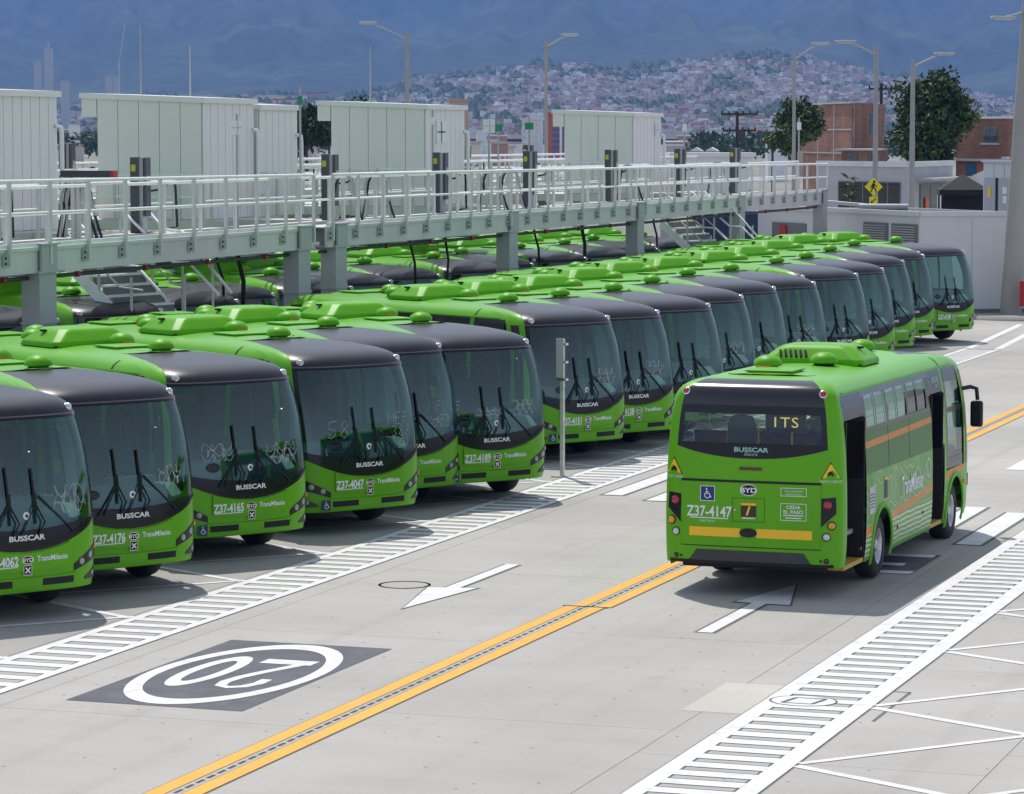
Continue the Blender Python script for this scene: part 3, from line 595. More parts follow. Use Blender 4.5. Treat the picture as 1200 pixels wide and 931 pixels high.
    b = MB(); b.box(3.98, 4.09, -1.48, -1.28, 1.69, 2.11); b.build('mirror_housing', BLACK, mr, .04)
    return h
HERO = hero()

# ------------------------------------------------------------------ the row of parked buses
decal('chalk_lettering', front, [(squiggle2(.70, 1.55, .45, .35, 20), CHALK, .004)], BUS)
ROW1 = [(-23.12, 39.07, -32), (-22.93, 41.75, -32), (-22.81, 45.62, -32), (-22.41, 49.13, -32), (-22.72, 52.11, -32), (-21.60, 54.02, -38), (-22.50, 60.90, -32), (-22.20, 63.23, -32), (-21.87, 65.84, -32),
        (-22.17, 69.73, -32), (-22.44, 73.45, -32), (-22.21, 76.61, -32), (-22.24, 81.05, -32), (-22.40, 84.93, -32), (-22.90, 89.75, -32), (-23.43, 94.94, -32), (-22.77, 97.86, -32)]
NUM = ['Z37-4062', 'Z37-4176', 'Z37-4165', 'Z37-4047', 'Z37-4112', 'Z37-4189', 'Z37-4151', 'Z37-4138'] + ['Z37-41%02d' % k for k in (20, 26, 33, 54, 70, 81, 92, 98)] + ['Z37-4108']
SCR = {3: scrawl2('58', -.55, 1.66, .27) + scrawl2('MEF', .66, 1.78, .18) + scrawl2('388', .70, 1.58, .17) + scrawl2('00', .74, 1.40, .13), 4: scrawl2('MFO', .62, 1.72, .18) + squiggle2(.66, 1.48, .4, .2, 4), 5: scrawl2('165', -.85, 1.70, .15) + squiggle2(.62, 1.62, .4, .25, 5) + squiggle2(-.1, 1.55, .5, .2, 15),
       2: squiggle2(.62, 1.55, .5, .3, 2)  + squiggle2(-.5, 1.62, .5, .25, 12), 1: squiggle2(.68, 1.6, .35, .25, 1), 6: squiggle2(.55, 1.62, .45, .3, 6), 7: squiggle2(.5, 1.62, .5, .3, 7), 9: squiggle2(.4, 1.6, .6, .3, 9), 11: squiggle2(.3, 1.6, .7, .3, 11)}
L1 = ['green bus numbered Z37-4062, cut off by the left edge, nearest of the parked row', 'green parked bus numbered Z37-4176, second in the row', 'green parked bus numbered Z37-4165 with a yellow note behind its windscreen',
      'green parked bus numbered Z37-4047 with chalk numbers on its windscreen', 'green parked bus squeezed between Z37-4047 and Z37-4189, its number hidden', 'green parked bus numbered Z37-4189, right before the empty bay, turned more to the road',
      'green parked bus numbered Z37-4151 behind the steel post', 'green parked bus numbered Z37-4138, beside Z37-4151', 'third parked green bus beyond the steel post, lower front hidden by the moving bus',
      'fourth parked green bus beyond the steel post, seen above the roof of the moving bus', 'fifth parked green bus beyond the steel post, above the roof hood of the moving bus', 'sixth parked green bus beyond the steel post',
      'seventh parked green bus beyond the steel post, its lettering just clear of the moving bus', 'fourth green bus from the far end of the parked row', 'third green bus from the far end of the parked row', 'second green bus from the far end of the parked row',
      'farthest green bus of the front row, parked by the white wall']
row1 = []
for i, (x, y, hd) in enumerate(ROW1):
    o = BUS if i == 0 else copy_tree(BUS, None, ('fleet_number', 'chalk_lettering', 'yellow_note') if i not in (2, 4, 8) else ('fleet_number', 'chalk_lettering'))
    tag(o, L1[i], 'bus', 'green electric buses'); o.location = (x - .10*math.cos(R(hd)), y - .10*math.sin(R(hd)), 0); o.rotation_euler = (0, R(.25*math.sin(i*3.1)), R(hd + .8*math.sin(i*2.7))); row1.append(o)
for i, o in enumerate(row1): numbers(o, NUM[i])
for i, q in SCR.items(): decal('chalk_lettering', front, [(q, CHALK, .004)], row1[i])
b0 = MB(); b0.tube([(3.75, -1.14, 2.12), (3.95, -1.26, 2.14), (3.98, -1.28, 2.0)], .028, 8); MIR = b0.mesh('mirror', BLACK)
b0 = MB(); b0.box(3.86, 3.98, -1.36, -1.24, 1.62, 2.02); MIRH = b0.mesh('mirror_housing', BLACK)
for o in row1: m_ = put('mirror', MIR, o); put('mirror_housing', MIRH, m_, .04)

# the rows behind, of which little but the roofs shows
SKIP2 = ('fleet_number', 'chalk_lettering', 'yellow_note', 'wiper', 'wiper_arm', 'dashboard', 'steering_wheel', 'driver_seat', 'seat', 'cab_partition', 'access_sticker', 'emblem_plate', 'round_sticker', 'glass_badge', 'grille', 'fog_light',
         'bodybuilder_text', 'maker_badge', 'operator_text', 'windscreen_frame', 'number_panel', 'bumper', 'mirror', 'corner_glass', 'driver_side_glass', 'wheel_arch_trim', 'interior')
def rank(i): return ['first', 'second', 'third', 'fourth', 'fifth', 'sixth', 'seventh', 'eighth', 'ninth', 'tenth', 'eleventh', 'twelfth', 'thirteenth', 'fourteenth', 'fifteenth', 'sixteenth'][i]
Y2 = [47.6, 51.2, 55.2, 58.9, 62.7, 65.6, 69.0, 72.2, 75.9, 79.9, 83.2, 87.6, 91.4, 95.4, 99.4]
TPL = None
for i, y in enumerate(Y2):
    hd = -32 + (1.5 if i % 3 == 1 else -1 if i % 3 == 2 else 0)
    if TPL is None: o = TPL = copy_tree(BUS, None, SKIP2)
    else: o = copy_tree(TPL)
    tag(o, '%s green bus roof from the left in the second row, under the walkway' % rank(i), 'bus', 'green buses in the second row'); o.location = (-32.1 + .25*math.sin(i*2.3), y + 1.5, 0); o.rotation_euler = (0, 0, R(hd))
for i in range(14):
    o = copy_tree(TPL); tag(o, '%s green bus roof from the left, third row' % rank(i), 'bus', 'green buses in the third row')
    o.location = (-41.6 + .2*math.sin(i*1.7), 58 + 3.75*i, 0); o.rotation_euler = (0, 0, R(-32))

# ------------------------------------------------------------------ ground and markings
def concrete(name, base, rand=.0):
    m = bpy.data.materials.new(name); m.use_nodes = True; n = m.node_tree.nodes; l = m.node_tree.links; b = n['Principled BSDF']; b.inputs['Roughness'].default_value = .85; b.inputs['Specular IOR Level'].default_value = .35
    ge = n.new('ShaderNodeNewGeometry'); mp = n.new('ShaderNodeMapping'); mp.inputs['Scale'].default_value = (.5, 1.7, 1); l.new(ge.outputs['Position'], mp.inputs[0])
    n1 = n.new('ShaderNodeTexNoise'); n1.inputs['Scale'].default_value = 1.1; n1.inputs['Detail'].default_value = 8; n1.inputs['Roughness'].default_value = .62; l.new(mp.outputs[0], n1.inputs['Vector'])
    n2 = n.new('ShaderNodeTexNoise'); n2.inputs['Scale'].default_value = .16; n2.inputs['Detail'].default_value = 5; l.new(ge.outputs['Position'], n2.inputs['Vector'])
    n3 = n.new('ShaderNodeTexNoise'); n3.inputs['Scale'].default_value = 22; n3.inputs['Detail'].default_value = 4; l.new(ge.outputs['Position'], n3.inputs['Vector'])
    vo = n.new('ShaderNodeTexVoronoi'); vo.voronoi_dimensions = '2D'; vo.inputs['Scale'].default_value = 1.7; l.new(ge.outputs['Position'], vo.inputs['Vector'])
    sp = n.new('ShaderNodeMapRange'); sp.inputs[1].default_value = .02; sp.inputs[2].default_value = .045; sp.inputs[3].default_value = .35; sp.inputs[4].default_value = 1; l.new(vo.outputs['Distance'], sp.inputs[0]); sx_ = n.new('ShaderNodeSeparateColor'); l.new(vo.outputs['Color'], sx_.inputs[0]); gt = n.new('ShaderNodeMath'); gt.operation = 'GREATER_THAN'; gt.inputs[1].default_value = .30; l.new(sx_.outputs[0], gt.inputs[0]); spm = n.new('ShaderNodeMath'); spm.operation = 'MAXIMUM'; l.new(sp.outputs[0], spm.inputs[0]); l.new(gt.outputs[0], spm.inputs[1])
    def rng_(src, a, c, lo, hi):
        r = n.new('ShaderNodeMapRange'); r.inputs[1].default_value = a; r.inputs[2].default_value = c; r.inputs[3].default_value = lo; r.inputs[4].default_value = hi; l.new(src, r.inputs[0]); return r.outputs[0]
    val = rng_(n1.outputs['Fac'], .3, .7, .95, 1.04)
    for s_ in (rng_(n2.outputs['Fac'], .35, .65, .86, 1.06), rng_(n3.outputs['Fac'], .3, .7, .95, 1.05), spm.outputs[0]):
        k = n.new('ShaderNodeMath'); k.operation = 'MULTIPLY'; l.new(val, k.inputs[0]); l.new(s_, k.inputs[1]); val = k.outputs[0]
    mp4 = n.new('ShaderNodeMapping'); mp4.inputs['Scale'].default_value = (2.2, .035, 1); l.new(ge.outputs['Position'], mp4.inputs[0])
    n4 = n.new('ShaderNodeTexNoise'); n4.inputs['Scale'].default_value = 1.0; n4.inputs['Detail'].default_value = 3; l.new(mp4.outputs[0], n4.inputs['Vector'])
    n5 = n.new('ShaderNodeTexNoise'); n5.inputs['Scale'].default_value = .55; n5.inputs['Detail'].default_value = 9; n5.inputs['Roughness'].default_value = .75; l.new(ge.outputs['Position'], n5.inputs['Vector'])
    for s_ in (rng_(n4.outputs['Fac'], .52, .74, 1.0, .90), rng_(n5.outputs['Fac'], .58, .74, 1.0, .84)):
        k = n.new('ShaderNodeMath'); k.operation = 'MULTIPLY'; l.new(val, k.inputs[0]); l.new(s_, k.inputs[1]); val = k.outputs[0]
    if rand:
        oi = n.new('ShaderNodeObjectInfo'); k = n.new('ShaderNodeMath'); k.operation = 'MULTIPLY'; l.new(val, k.inputs[0]); l.new(rng_(oi.outputs['Random'], 0, 1, 1 - rand, 1 + rand), k.inputs[1]); val = k.outputs[0]
    h = n.new('ShaderNodeHueSaturation'); h.inputs['Color'].default_value = (*base, 1); l.new(val, h.inputs['Value']); l.new(h.outputs[0], b.inputs['Base Color'])
    bp = n.new('ShaderNodeBump'); bp.inputs['Strength'].default_value = .25; bp.inputs['Distance'].default_value = .01; l.new(n1.outputs['Fac'], bp.inputs['Height']); l.new(bp.outputs[0], b.inputs['Normal']); return m
CONC = concrete('yard_concrete', (.452, .436, .398), .035); CONC2 = concrete('parking_concrete', (.418, .404, .372), .03)
FARG = mat('far_ground', (.24, .235, .20), .95, var=.5, vscale=.01)
b = MB(); N = 48; b.v = [(0, 0, -.05)] + [(9000*math.cos(2*math.pi*k/N), 9000*math.sin(2*math.pi*k/N), -.05) for k in range(N)]
for k in range(N): b.f.append((0, 1 + k, 1 + (k+1) % N)); b.m.append(0); b.s.append(False)
GR = b.build('ground', FARG); tag(GR, kind='structure')
b = MB(); b.box(-120, 40, -30, 175, -.3, -.022); bed = b.build('yard_bed', mat('joint_filler', (.20, .19, .175), .95)); tag(bed, kind='structure')
XB = [-18.35, -16.82, -13.02, -9.40, -5.80, -1.4, 4.5, 12]
for i in range(len(XB)-1):
    y = 12.0 + (1.1*i) % 2.4; ln = 6.0 if i < 5 else 12
    while y < 128:
        b = MB(); b.box(XB[i] + .004, XB[i+1] - .004, y + .004, y + ln - .004, -.02, 0); put('concrete_slab', b.mesh('concrete_slab', CONC), GR); y += ln
for i in range(10):
    b = MB(); b.box(-62, -18.362, 12 + 12*i + .006, 24 + 12*i - .006, -.02, 0); put('concrete_slab', b.mesh('concrete_slab', CONC2), GR)
b = MB(); b.box(-120, 40, 132.02, 174, -.02, -.004); tag(b.build('far_yard', CONC2), kind='structure')

PW = mat('white_road_paint', (.74, .735, .73), .7, var=.14, vscale=2.5, wear=(.42, .41, .40, .7), wscale=4); PY = mat('yellow_road_paint', (.80, .40, .025), .65, var=.12, vscale=2, wear=(.46, .36, .18, .7), wscale=3)
PB = mat('dark_road_paint', (.085, .088, .105), .75, var=.4, vscale=2, wear=(.17, .17, .18, .5), wscale=3); PG = mat('marking_edge', (.14, .138, .135), .9)
def paint(name, polys, m, z, parent=None):
    mb = MB()
    for p in polys: mb.flat(p, z)
    return mb.build(name, m, parent)
def rct(x0, x1, y0, y1): return [(x0, y0), (x1, y0), (x1, y1), (x0, y1)]
def quadline(p, q, wd):
    (x0, y0), (x1, y1) = p, q; L = math.hypot(x1-x0, y1-y0); nx, ny = -(y1-y0)/L*wd/2, (x1-x0)/L*wd/2
    return [(x0+nx, y0+ny), (x1+nx, y1+ny), (x1-nx, y1-ny), (x0-nx, y0-ny)]
def ladder(x0, x1, xa, xb, y0, y1, pitch, fill, nm):
    # two edge lines and a bar every pitch; a dark under-sheet shows as the outline
    r = paint(nm, [rct(x0 - .02, x1 + .02, y0, y1)], PG, .003); tag(r, kind='structure')
    paint('edge_line', [rct(x0, xa, y0, y1)], PW, .008, r); paint('edge_line', [rct(xb, x1, y0, y1)], PW, .008, r)
    me = None; hw = pitch*fill/2; k = 0; y = y0
    while y < y1 - pitch:
        mb = MB(); mb.flat(rct(xa + .002, xb - .002, y, y + 2*hw), .008); put('stripe', mb.mesh('stripe', PW), r)
        mb = MB(); mb.flat(rct(xa + .03, xb - .03, y + 2*hw + .03, y + pitch - .03), .006); put('gap', mb.mesh('gap', CONC), r); y += pitch
    return r
ladder(-18.28, -17.18, -18.14, -17.32, 30.0, 93, .455, .52, 'walkway_marking'); ladder(-8.93, -7.70, -8.73, -7.92, 26.0, 62, .437, .55, 'walkway_marking')
b = MB(); b.flat([(-18.28, 93.2), (-18.05, 93.2), (-18.72, 105.5), (-18.95, 105.5)], .006); b.flat([(-17.40, 93.2), (-17.18, 93.2), (-17.7, 102), (-17.95, 102)], .006); tag(b.build('edge_line', PW), kind='structure')
r = paint('drain_line', [rct(-13.27, -12.69, 20, 40.30), rct(-13.17, -12.62, 40.36, 130)], PG, .003); tag(r, kind='structure')
for (dx, y0, y1) in ((0, 20, 40.3), (.07, 40.36, 130)):
    paint('yellow_line', [rct(-13.25 + dx, -13.06 + dx, y0, y1)], PY, .008, r); paint('yellow_line', [rct(-12.90 + dx, -12.71 + dx, y0, y1)], PY, .008, r)
    paint('drain_channel', [rct(-13.05 + dx, -12.91 + dx, y0, y1)], CONC, .006, r)
    mb = MB(); y = y0
    while y < min(y1, 75): mb.flat(rct(-13.0 + dx, -12.96 + dx, y, y + .17), .009); y += .25
    tag(mb.build('drain_slots', mat('drain_dark', (.05, .05, .05), .8), r), kind='stuff')
paint('expansion_joint', [rct(-13.3, -12.66, 40.30, 40.36)], CHASSIS, .010, r)
# speed roundel "20", to be read by traffic coming towards the camera
r = paint('speed_marking', [rct(-16.30, -14.15, 31.72, 36.23)], PB, .004); tag(r, kind='structure'); cx, cy = -15.225, 33.975
ringp = [ring2(cx, cy, 1, 1, 48)]; vs, fs = ring2(0, 0, .82, .98, 56); mb = MB(); mb.add([(cx + x*1.04, cy + y*2.2, .008) for x, y in vs], fs); mb.build('ring', PW, r)
def road_digit(pts, ox):
    vs, fs = line2(pts, .2); mb = MB(); mb.add([(cx + ox - x, cy - y*1.0, .008) for x, y in vs], fs); return mb.build('digit', PW, r)
vs, fs = ring2(0, 0, 1, 2, 40); mb = MB(); mb.add([(cx - .36 + x*(.135 if i % 2 == 0 else .14), cy + .03 + y*(.74 if i % 2 == 0 else .545), .008) for i, (x, y) in enumerate(vs)], fs); mb.build('digit', PW, r)
road = line2([(.52, -.30), (.53, -.58), (.45, -.82), (.30, -.92), (.17, -.84), (.12, -.58), (.16, -.25), (.27, .15), (.42, .58), (.54, .92)], .135); mb = MB(); mb.add([(cx + x, cy + y, .008) for x, y in road[0]], road[1]); mb.add([(cx + x, cy + y, .0085) for x, y in rect2(-.04, .62, .74, 1.04)[0]], [(0, 1, 2, 3)]); mb.build('digit', PW, r)
# arrows
def arrow(nm, head, shaft):
    big = []
    r = paint(nm, [quadline(shaft[0], shaft[1], shaft[2] + .09)], PG, .003); tag(r, kind='structure')
    mb = MB(); c0 = (sum(p[0] for p in head)/3, sum(p[1] for p in head)/3); mb.flat([(c0[0] + (x - c0[0])*1.12, c0[1] + (y - c0[1])*1.08) for x, y in head], .0035); mb.build('arrow_edge', PG, r)
    paint('arrow_shaft', [quadline(shaft[0], shaft[1], shaft[2])], PW, .008, r); paint('arrow_head', [head], PW, .0085, r)
arrow('lane_arrow', [(-15.23, 39.38), (-15.62, 41.36), (-14.94, 41.50)], ((-15.28, 41.2), (-15.28, 44.0), .2))
arrow('lane_arrow', [(-11.22, 41.42), (-10.44, 41.36), (-10.84, 43.3)], ((-10.88, 38.72), (-10.87, 41.4), .2))
# pedestrian crossing: wide bars along the road
for k, (x0, x1, y0, y1) in enumerate([(-16.78, -16.42, 53.1, 57.1), (-15.82, -15.46, 52.5, 56.6), (-14.86, -14.5, 51.9, 56), (-12.4, -12.04, 51.0, 55), (-11.4, -11.04, 50.4, 54.4), (-10.42, -10.06, 49.6, 53.4), (-9.61, -9.22, 48.42, 52.8)]):
    r = paint('crossing_bar', [rct(x0 - .06, x1 + .06, y0 - .05, y1 + .05)], PG, .003); tag(r, kind='structure'); paint('bar', [rct(x0, x1, y0, y1)], PW, .008, r)
r = paint('crossing_bar', [rct(-10.9, -10.5, 59.6, 63.4)], PW, .006); tag(r, kind='structure')
r = paint('stop_marking', [rct(-10.35, -9.55, 44.88, 47.1)], PB, .004); tag(r, kind='structure')
for a in ((-10.4, -9.56, 44.88, 45.18), (-10.3, -9.85, 45.72, 46.0), (-10.35, -9.62, 46.75, 47.05)): paint('bar', [rct(*a)], PW, .008, r)
# parking bay lines, a V at each bay
def bays(pts, dirs, wd=.13):
    for x, y in pts:
        r = paint('bay_line', [quadline((x, y), (x + dirs[0][0], y + dirs[0][1]), wd)], PW, .006); tag(r, kind='structure')
        paint('bay_line_branch', [quadline((x, y + .12), (x + dirs[1][0], y + .12 + dirs[1][1]), wd*.8)], PW, .0065, r)
bays([(-18.3, yy) for yy in (34.0, 37.45, 41.05, 44.2, 48.45, 51.55, 54.75, 57.6, 60.45, 64.0, 67.5, 71, 74.5, 78, 82, 86, 90)], ((-8, 4.5), (-1.9, -2.0)))
bays([(-7.68, yy) for yy in (27.4, 30.75, 34.2, 38.25, 41.6, 45.2, 49, 52.6, 56)], ((9, -4.9), (5.6, 6.6)))
b = MB()
for k in range(3): b.lathe([(.335 - .0, .0), (.335, .006), (.37, .006), (.37, 0)], 28, Matrix.Translation((-16.02, 41.5, 0)))
tag(b.build('manhole_ring', mat('iron_grey', (.24, .235, .23), .8)), kind='structure')
b = MB(); vs, fs = ring2(-8.5, 34.33, .0, .36, 30, sy=.85); b.add([(x, y, .011) for x, y in vs], fs); vs, fs = ring2(-8.5, 34.33, .36, .385, 30, sy=.86); b.add([(x, y, .0115) for x, y in vs], fs, 1); mh = b.build('manhole_cover', [PW, PG]); tag(mh, kind='structure')
for q in (quadline((-8.70, 34.15), (-8.62, 34.50), .05), quadline((-8.36, 34.15), (-8.28, 34.50), .05), quadline((-8.7, 34.15), (-8.36, 34.15), .03), quadline((-8.62, 34.5), (-8.28, 34.5), .03)): paint('seal_line', [q], PG, .0135, mh)
tag(paint('concrete_patch', [rct(-9.64, -8.95, 33.36, 35.25)], concrete('patch_concrete', (.56, .535, .47)), .002), kind='structure')
tag(paint('patch_joint', [rct(-7.52, -7.48, 33.4, 35.3), rct(-7.7, -7.5, 35.27, 35.31)], PG, .0025), kind='structure')

# ------------------------------------------------------------------ raised charging platform
STEEL = mat('pale_steel', (.61, .60, .575), .5, var=.14, vscale=.8, wear=(.42, .43, .41, .35), wscale=2); STEEL2 = mat('column_steel', (.42, .43, .43), .5, var=.12, vscale=.8, wear=(.32, .33, .33, .4), wscale=2)
RAILM = mat('galvanised_rail', (.88, .88, .87), .5, metal=.0, var=.15, vscale=3); DECK = mat('deck_sheet', (.72, .72, .71), .6, var=.15, vscale=1.5)
CABM = mat('cabin_panel', (.80, .775, .73), .5, var=.06, vscale=.6, wear=(.68, .66, .62, .3), wscale=1.2); CABS = mat('cabin_seam', (.25, .26, .245), .7); CHG = mat('charger_grey', (.07, .072, .08), .45); CHL = mat('charger_side', (.42, .43, .44), .5)
LIME = mat('lime_sticker', (.55, .55, .02), .5); REDC = mat('red_coupling', (.45, .015, .02), .45); GRN = mat('green_sign', (.01, .25, .10), .5); CABLE = mat('cable_black', (.012, .012, .014), .55); CABLEG = mat('cable_grey', (.40, .41, .42), .5)
zr = lambda y: 4.26 + 1.20 - .0037*(y - 50)
def add_rail(root, X, y0, y1, step=1.5, post_lo=3.95, plates=True, h=None, base=4.26, off=.05):
    H_ = (lambda y: zr(y)) if h is None else (lambda y: base + h)
    for nm, k in (('top_rail', 1.0), ('mid_rail', .52)):
        b = MB(); b.tube([(X + off, y0, base + (H_(y0) - base)*k), (X + off, y1, base + (H_(y1) - base)*k)], .034 if k == 1 else .026, 8); b.build(nm, RAILM, root)
    pm = None; n = max(1, round((y1 - y0)/step))
    for i in range(n + 1):
        y = y0 + (y1 - y0)*i/n; b = MB(); b.box(-.03, .03, -.035, .035, post_lo - base, H_(y) - base); o = put('post', b.mesh('post', STEEL), root); o.location = (X + off, y, base)
        if plates:
            if pm is None: b = MB(); b.box(-.01, .03, -.05, .05, -.10, .10); b.box(.03, .05, -.02, .02, .03, .07, 1); b.box(.03, .05, -.02, .02, -.07, -.03, 1); pm = b.mesh('post_bracket', [STEEL2, CHASSIS])
            o = put('post_bracket', pm, root); o.location = (X - .01, y - .11, 4.06)
def platform(y0, y1, cols, label, big=()):
    r = thing('charging_walkway', label, 'walkway')
    b = MB(); b.box(-27.10, -27.0, y0, y1, 4.20, 4.26); b.box(-27.10, -27.0, y0, y1, 3.80, 3.84); b.box(-27.09, -27.03, y0, y1, 3.84, 4.20); b.build('edge_beam', STEEL, r)
    b = MB(); b.box(-27.98, -27.90, y0, y1, 3.92, 4.24); b.build('rear_beam', STEEL, r)
    b = MB(); b.box(-29.45, -29.1, y0, y1, 4.10, 4.24); b.build('charger_beam', STEEL, r)
    y = y0
    while y < y1 - .5:
        e = min(y + 2.9, y1); b = MB(); b.box(-27.90, -27.12, y + .01, e - .01, 4.225, 4.25); b.build('deck_panel', DECK, r); y += 2.9
    b = MB(); b.box(-27.06, -27.0, y0, y1, 4.27, 4.345); b.build('toe_board', RAILM, r)
    for yc in cols:
        b = MB(); b.box(-27.34, -26.98, yc - .33, yc + .33, 0, 3.79); b.box(-27.38, -26.94, yc - .42, yc + .42, 3.79, 3.83); b.box(-27.36, -26.96, yc - .36, yc + .36, 2.86, 2.90); b.box(-26.99, -26.94, yc - .3, yc + .3, 3.83, 4.30); b.box(-27.10, -26.90, yc - .36, yc + .36, 4.30, 4.325); b.build('column', STEEL2, r)
        b = MB(); b.box(-29.4, -27.1, yc - .1, yc + .1, 3.90, 4.2); b.build('cross_beam', STEEL2, r)
    b = MB(); b.tube([(-27.22, y0, 3.70), (-27.22, y1, 3.70)], .038, 8); b.build('pipe', GREY, r)
    y = y0 + 1.1; b = MB(); b.tube([(0, -.06, 0), (0, .06, 0)], .055, 10); cm = b.mesh('pipe_coupling', REDC)
    while y < y1: o = put('pipe_coupling', cm, r); o.location = (-27.2, y, 3.70); y += 2.9
    add_rail(r, -27.0, y0 + .15, y1 - .15)
    return r
P1 = platform(38.0, 64.55, [40.6, 52.0, 63.95], 'nearer walkway on grey columns above the parked buses, cut off by the left edge')
P2 = platform(65.35, 111.95, [66.05, 77.75, 89.0, 100.3, 111.6], 'longer white railed walkway on five columns, ending before the white building')
for rt, segs in ((P1, ((44, 55.5), (57.2, 64.2))), (P2, ((66, 74.5), (76.2, 88.5), (90, 103.5), (104.5, 111.5)))):
    for a, c in segs: add_rail(rt, -27.95, a, c, 1.6, 4.24, False, 1.05, 4.26, 0)
for rt, X, a, c in ((P1, -30.3, 49, 58), (P1, -30.3, 60.2, 64.4), (P2, -30.3, 66, 82), (P2, -30.3, 85, 101), (P2, -30.3, 103, 111.5), (P2, -31.3, 75, 83.5), (P2, -31.3, 90, 104)): add_rail(rt, X, a, c, 1.7, 4.1, False, 1.0, 4.26, 0)
# second and third walkways farther back, seen through the first
for k, (X, y0, y1, nm) in enumerate(((-36.4, 52, 128, 'second railed walkway behind the cabins'), (-45.8, 62, 150, 'third railed walkway, farthest back, seen between the cabins'))):
    r = thing('charging_walkway', nm, 'walkway'); b = MB(); b.box(X - 1.6, X, y0, y1, 3.86, 4.25); b.build('edge_beam', STEEL, r)
    add_rail(r, X, y0, y1, 1.9, 4.2, False, 1.1, 4.26, 0); add_rail(r, X - 1.6, y0, y1, 1.9, 4.2, False, 1.1, 4.26, 0)
    y = y0 + 4
    while y < y1: b = MB(); b.box(X - .4, X - .05, y - .3, y + .3, 0, 3.86); b.build('column', STEEL2, r); y += 11.4
# cross bridges carrying the cabins
for k, yb in enumerate((onx(66, 103, -32.2)[1] - 3.5, 69.6, 84.6, 104.6)):
    r = thing('cross_bridge', ['first', 'second', 'third', 'fourth'][k] + ' cross bridge under a pale cabin, counted from the left', 'bridge')
    b = MB(); b.box(-36.2, -31.6, yb, yb + 3.9, 4.0, 4.24); b.build('deck', STEEL, r); b = MB(); b.box(-31.6, -28.0, yb + 1.2, yb + 2.4, 4.08, 4.24); b.build('link', STEEL, r)
    for y in (yb + .0, yb + 3.9):
        for z, nm in ((5.32, 'top_rail'), (4.8, 'mid_rail')): b = MB(); b.beam((-36.1, y, z), (-31.7, y, z), .055, .045); b.build(nm, RAILM, r)
        for i in range(6): b = MB(); b.box(-.03, .03, -.03, .03, 0, 1.08); o = b.build('post', STEEL, r); o.location = (-36.0 + .85*i, y, 4.24)
    for x in (-36,): b = MB(); b.box(x - .15, x + .15, yb + 2.2, yb + 2.5, 0, 4.0); b.build('column', STEEL2, r)

def cabin(y0, ly, z1, lx, label, eave=True, X=-32.2, face_y=True):
    t = thing('equipment_cabin', label, 'cabin', (X, y0, 0)); z0 = 4.25
    b = MB(); b.box(-lx, 0, 0, ly, z0, z1 - .1); b.build('core', CABS, t)
    n = max(2, round(lx/.60)); wv = lx/n; b = MB(); b.box(.008, wv - .008, -.035, 0, z0, z1 - .02); pm = b.mesh('panel', CABM)
    for i in range(n): o = put('panel', pm, t); o.location = (-lx + wv*i, 0, 0)
    n = max(2, round(ly/.42)); wv = ly/n; b = MB(); b.box(0, .035, .012, wv - .012, z0, z1 - .12); pm = b.mesh('panel', CABM)
    for i in range(n): o = put('panel', pm, t); o.location = (0, wv*i, 0)
    sl = .045*lx; e = .45 if eave else .05
    b = MB(); b.add([(x, y, z) for x, zz in ((-lx - e, z1 + sl), (.12, z1)) for y in (-.1, ly + .06) for z in (zz - .13, zz)], [(0, 1, 3, 2), (4, 6, 7, 5), (0, 4, 5, 1), (2, 3, 7, 6), (1, 5, 7, 3), (0, 2, 6, 4)]); b.build('roof', CABM, t)
    b = MB(); b.prism([(-lx - .03, z1 - .16), (0, z1 - .16), (0, z1 - .10), (-lx - .03, z1 + sl - .12)], .03, ly - .03, Matrix(((1, 0, 0, 0), (0, 0, 1, 0), (0, 1, 0, 0), (0, 0, 0, 1)))); b.build('gable', CABM, t)
    if eave: b = MB(); b.box(-lx - e + .03, -lx - .02, -.03, ly*.5, z1 + sl - .58, z1 + sl - .14); b.build('soffit_box', CABM, t)
    b = MB(); b.tube([(.06, ly - .12, z1 - .75), (.16, ly - .06, z1 - .78), (.17, ly - .05, z1 - .95), (.17, ly - .05, z0)], .05, 8); b.build('downpipe', WHITE, t)
    return t
yq = onx(66, 103, -32.2)[1]; cabin(yq - 3.3, 3.25, 7.22, 3.2, 'pale ribbed cabin cut off by the left edge'); cabin(70.05, 3.0, 7.16, 2.75, 'large pale cabin with an eave box, second from the left'); cabin(73.4, 2.4, 7.02, 2.6, 'narrow pale cabin right behind the second one', False)
cabin(85.1, 3.2, 7.12, 2.85, 'pale cabin with a white notice, third from the left'); cabin(105.2, 3.3, 7.02, 2.45, 'smallest pale cabin, in front of the hillside town', True)
def charger(y, label, X=-29.3, zt=5.82):
    t = thing('bus_charger', label, 'charger', (X, y, 4.24), 0, 'chargers on the platform'); h = zt - 4.24
    b = MB(); b.box(-.13, .05, -.06, .10, 0, h); b.build('cabinet', CHG, t, .012); b = MB(); b.box(.05, .13, .0, .22, 0, h - .02); b.build('side_panel', CHL, t)
    b = MB(); b.box(.14, .20, .02, .26, .35, h - .01); s_ = b.build('screen_unit', CHG, t, .01); b = MB(); b.box(.201, .206, .08, .22, h*.62, h*.75); b.build('screen', CHL, s_)
    b = MB(); b.box(-.10, .0, -.066, -.06, h - .30, h - .16); b.build('sticker', LIME, t)
    b = MB()
    cb = MB(); cb.tube([(.15, .3, h*.55)] + [(.35 + .0*k, .35 + .9*math.sin(q/2)*.9, h*.55 + .18*math.sin(q)) for k, q in enumerate(lin(.2, 2.6, 8))] + [(.35, 1.2, .1), (.2, 1.0, .06)], .028, 6); cb.build('charging_cable', CABLE, t)
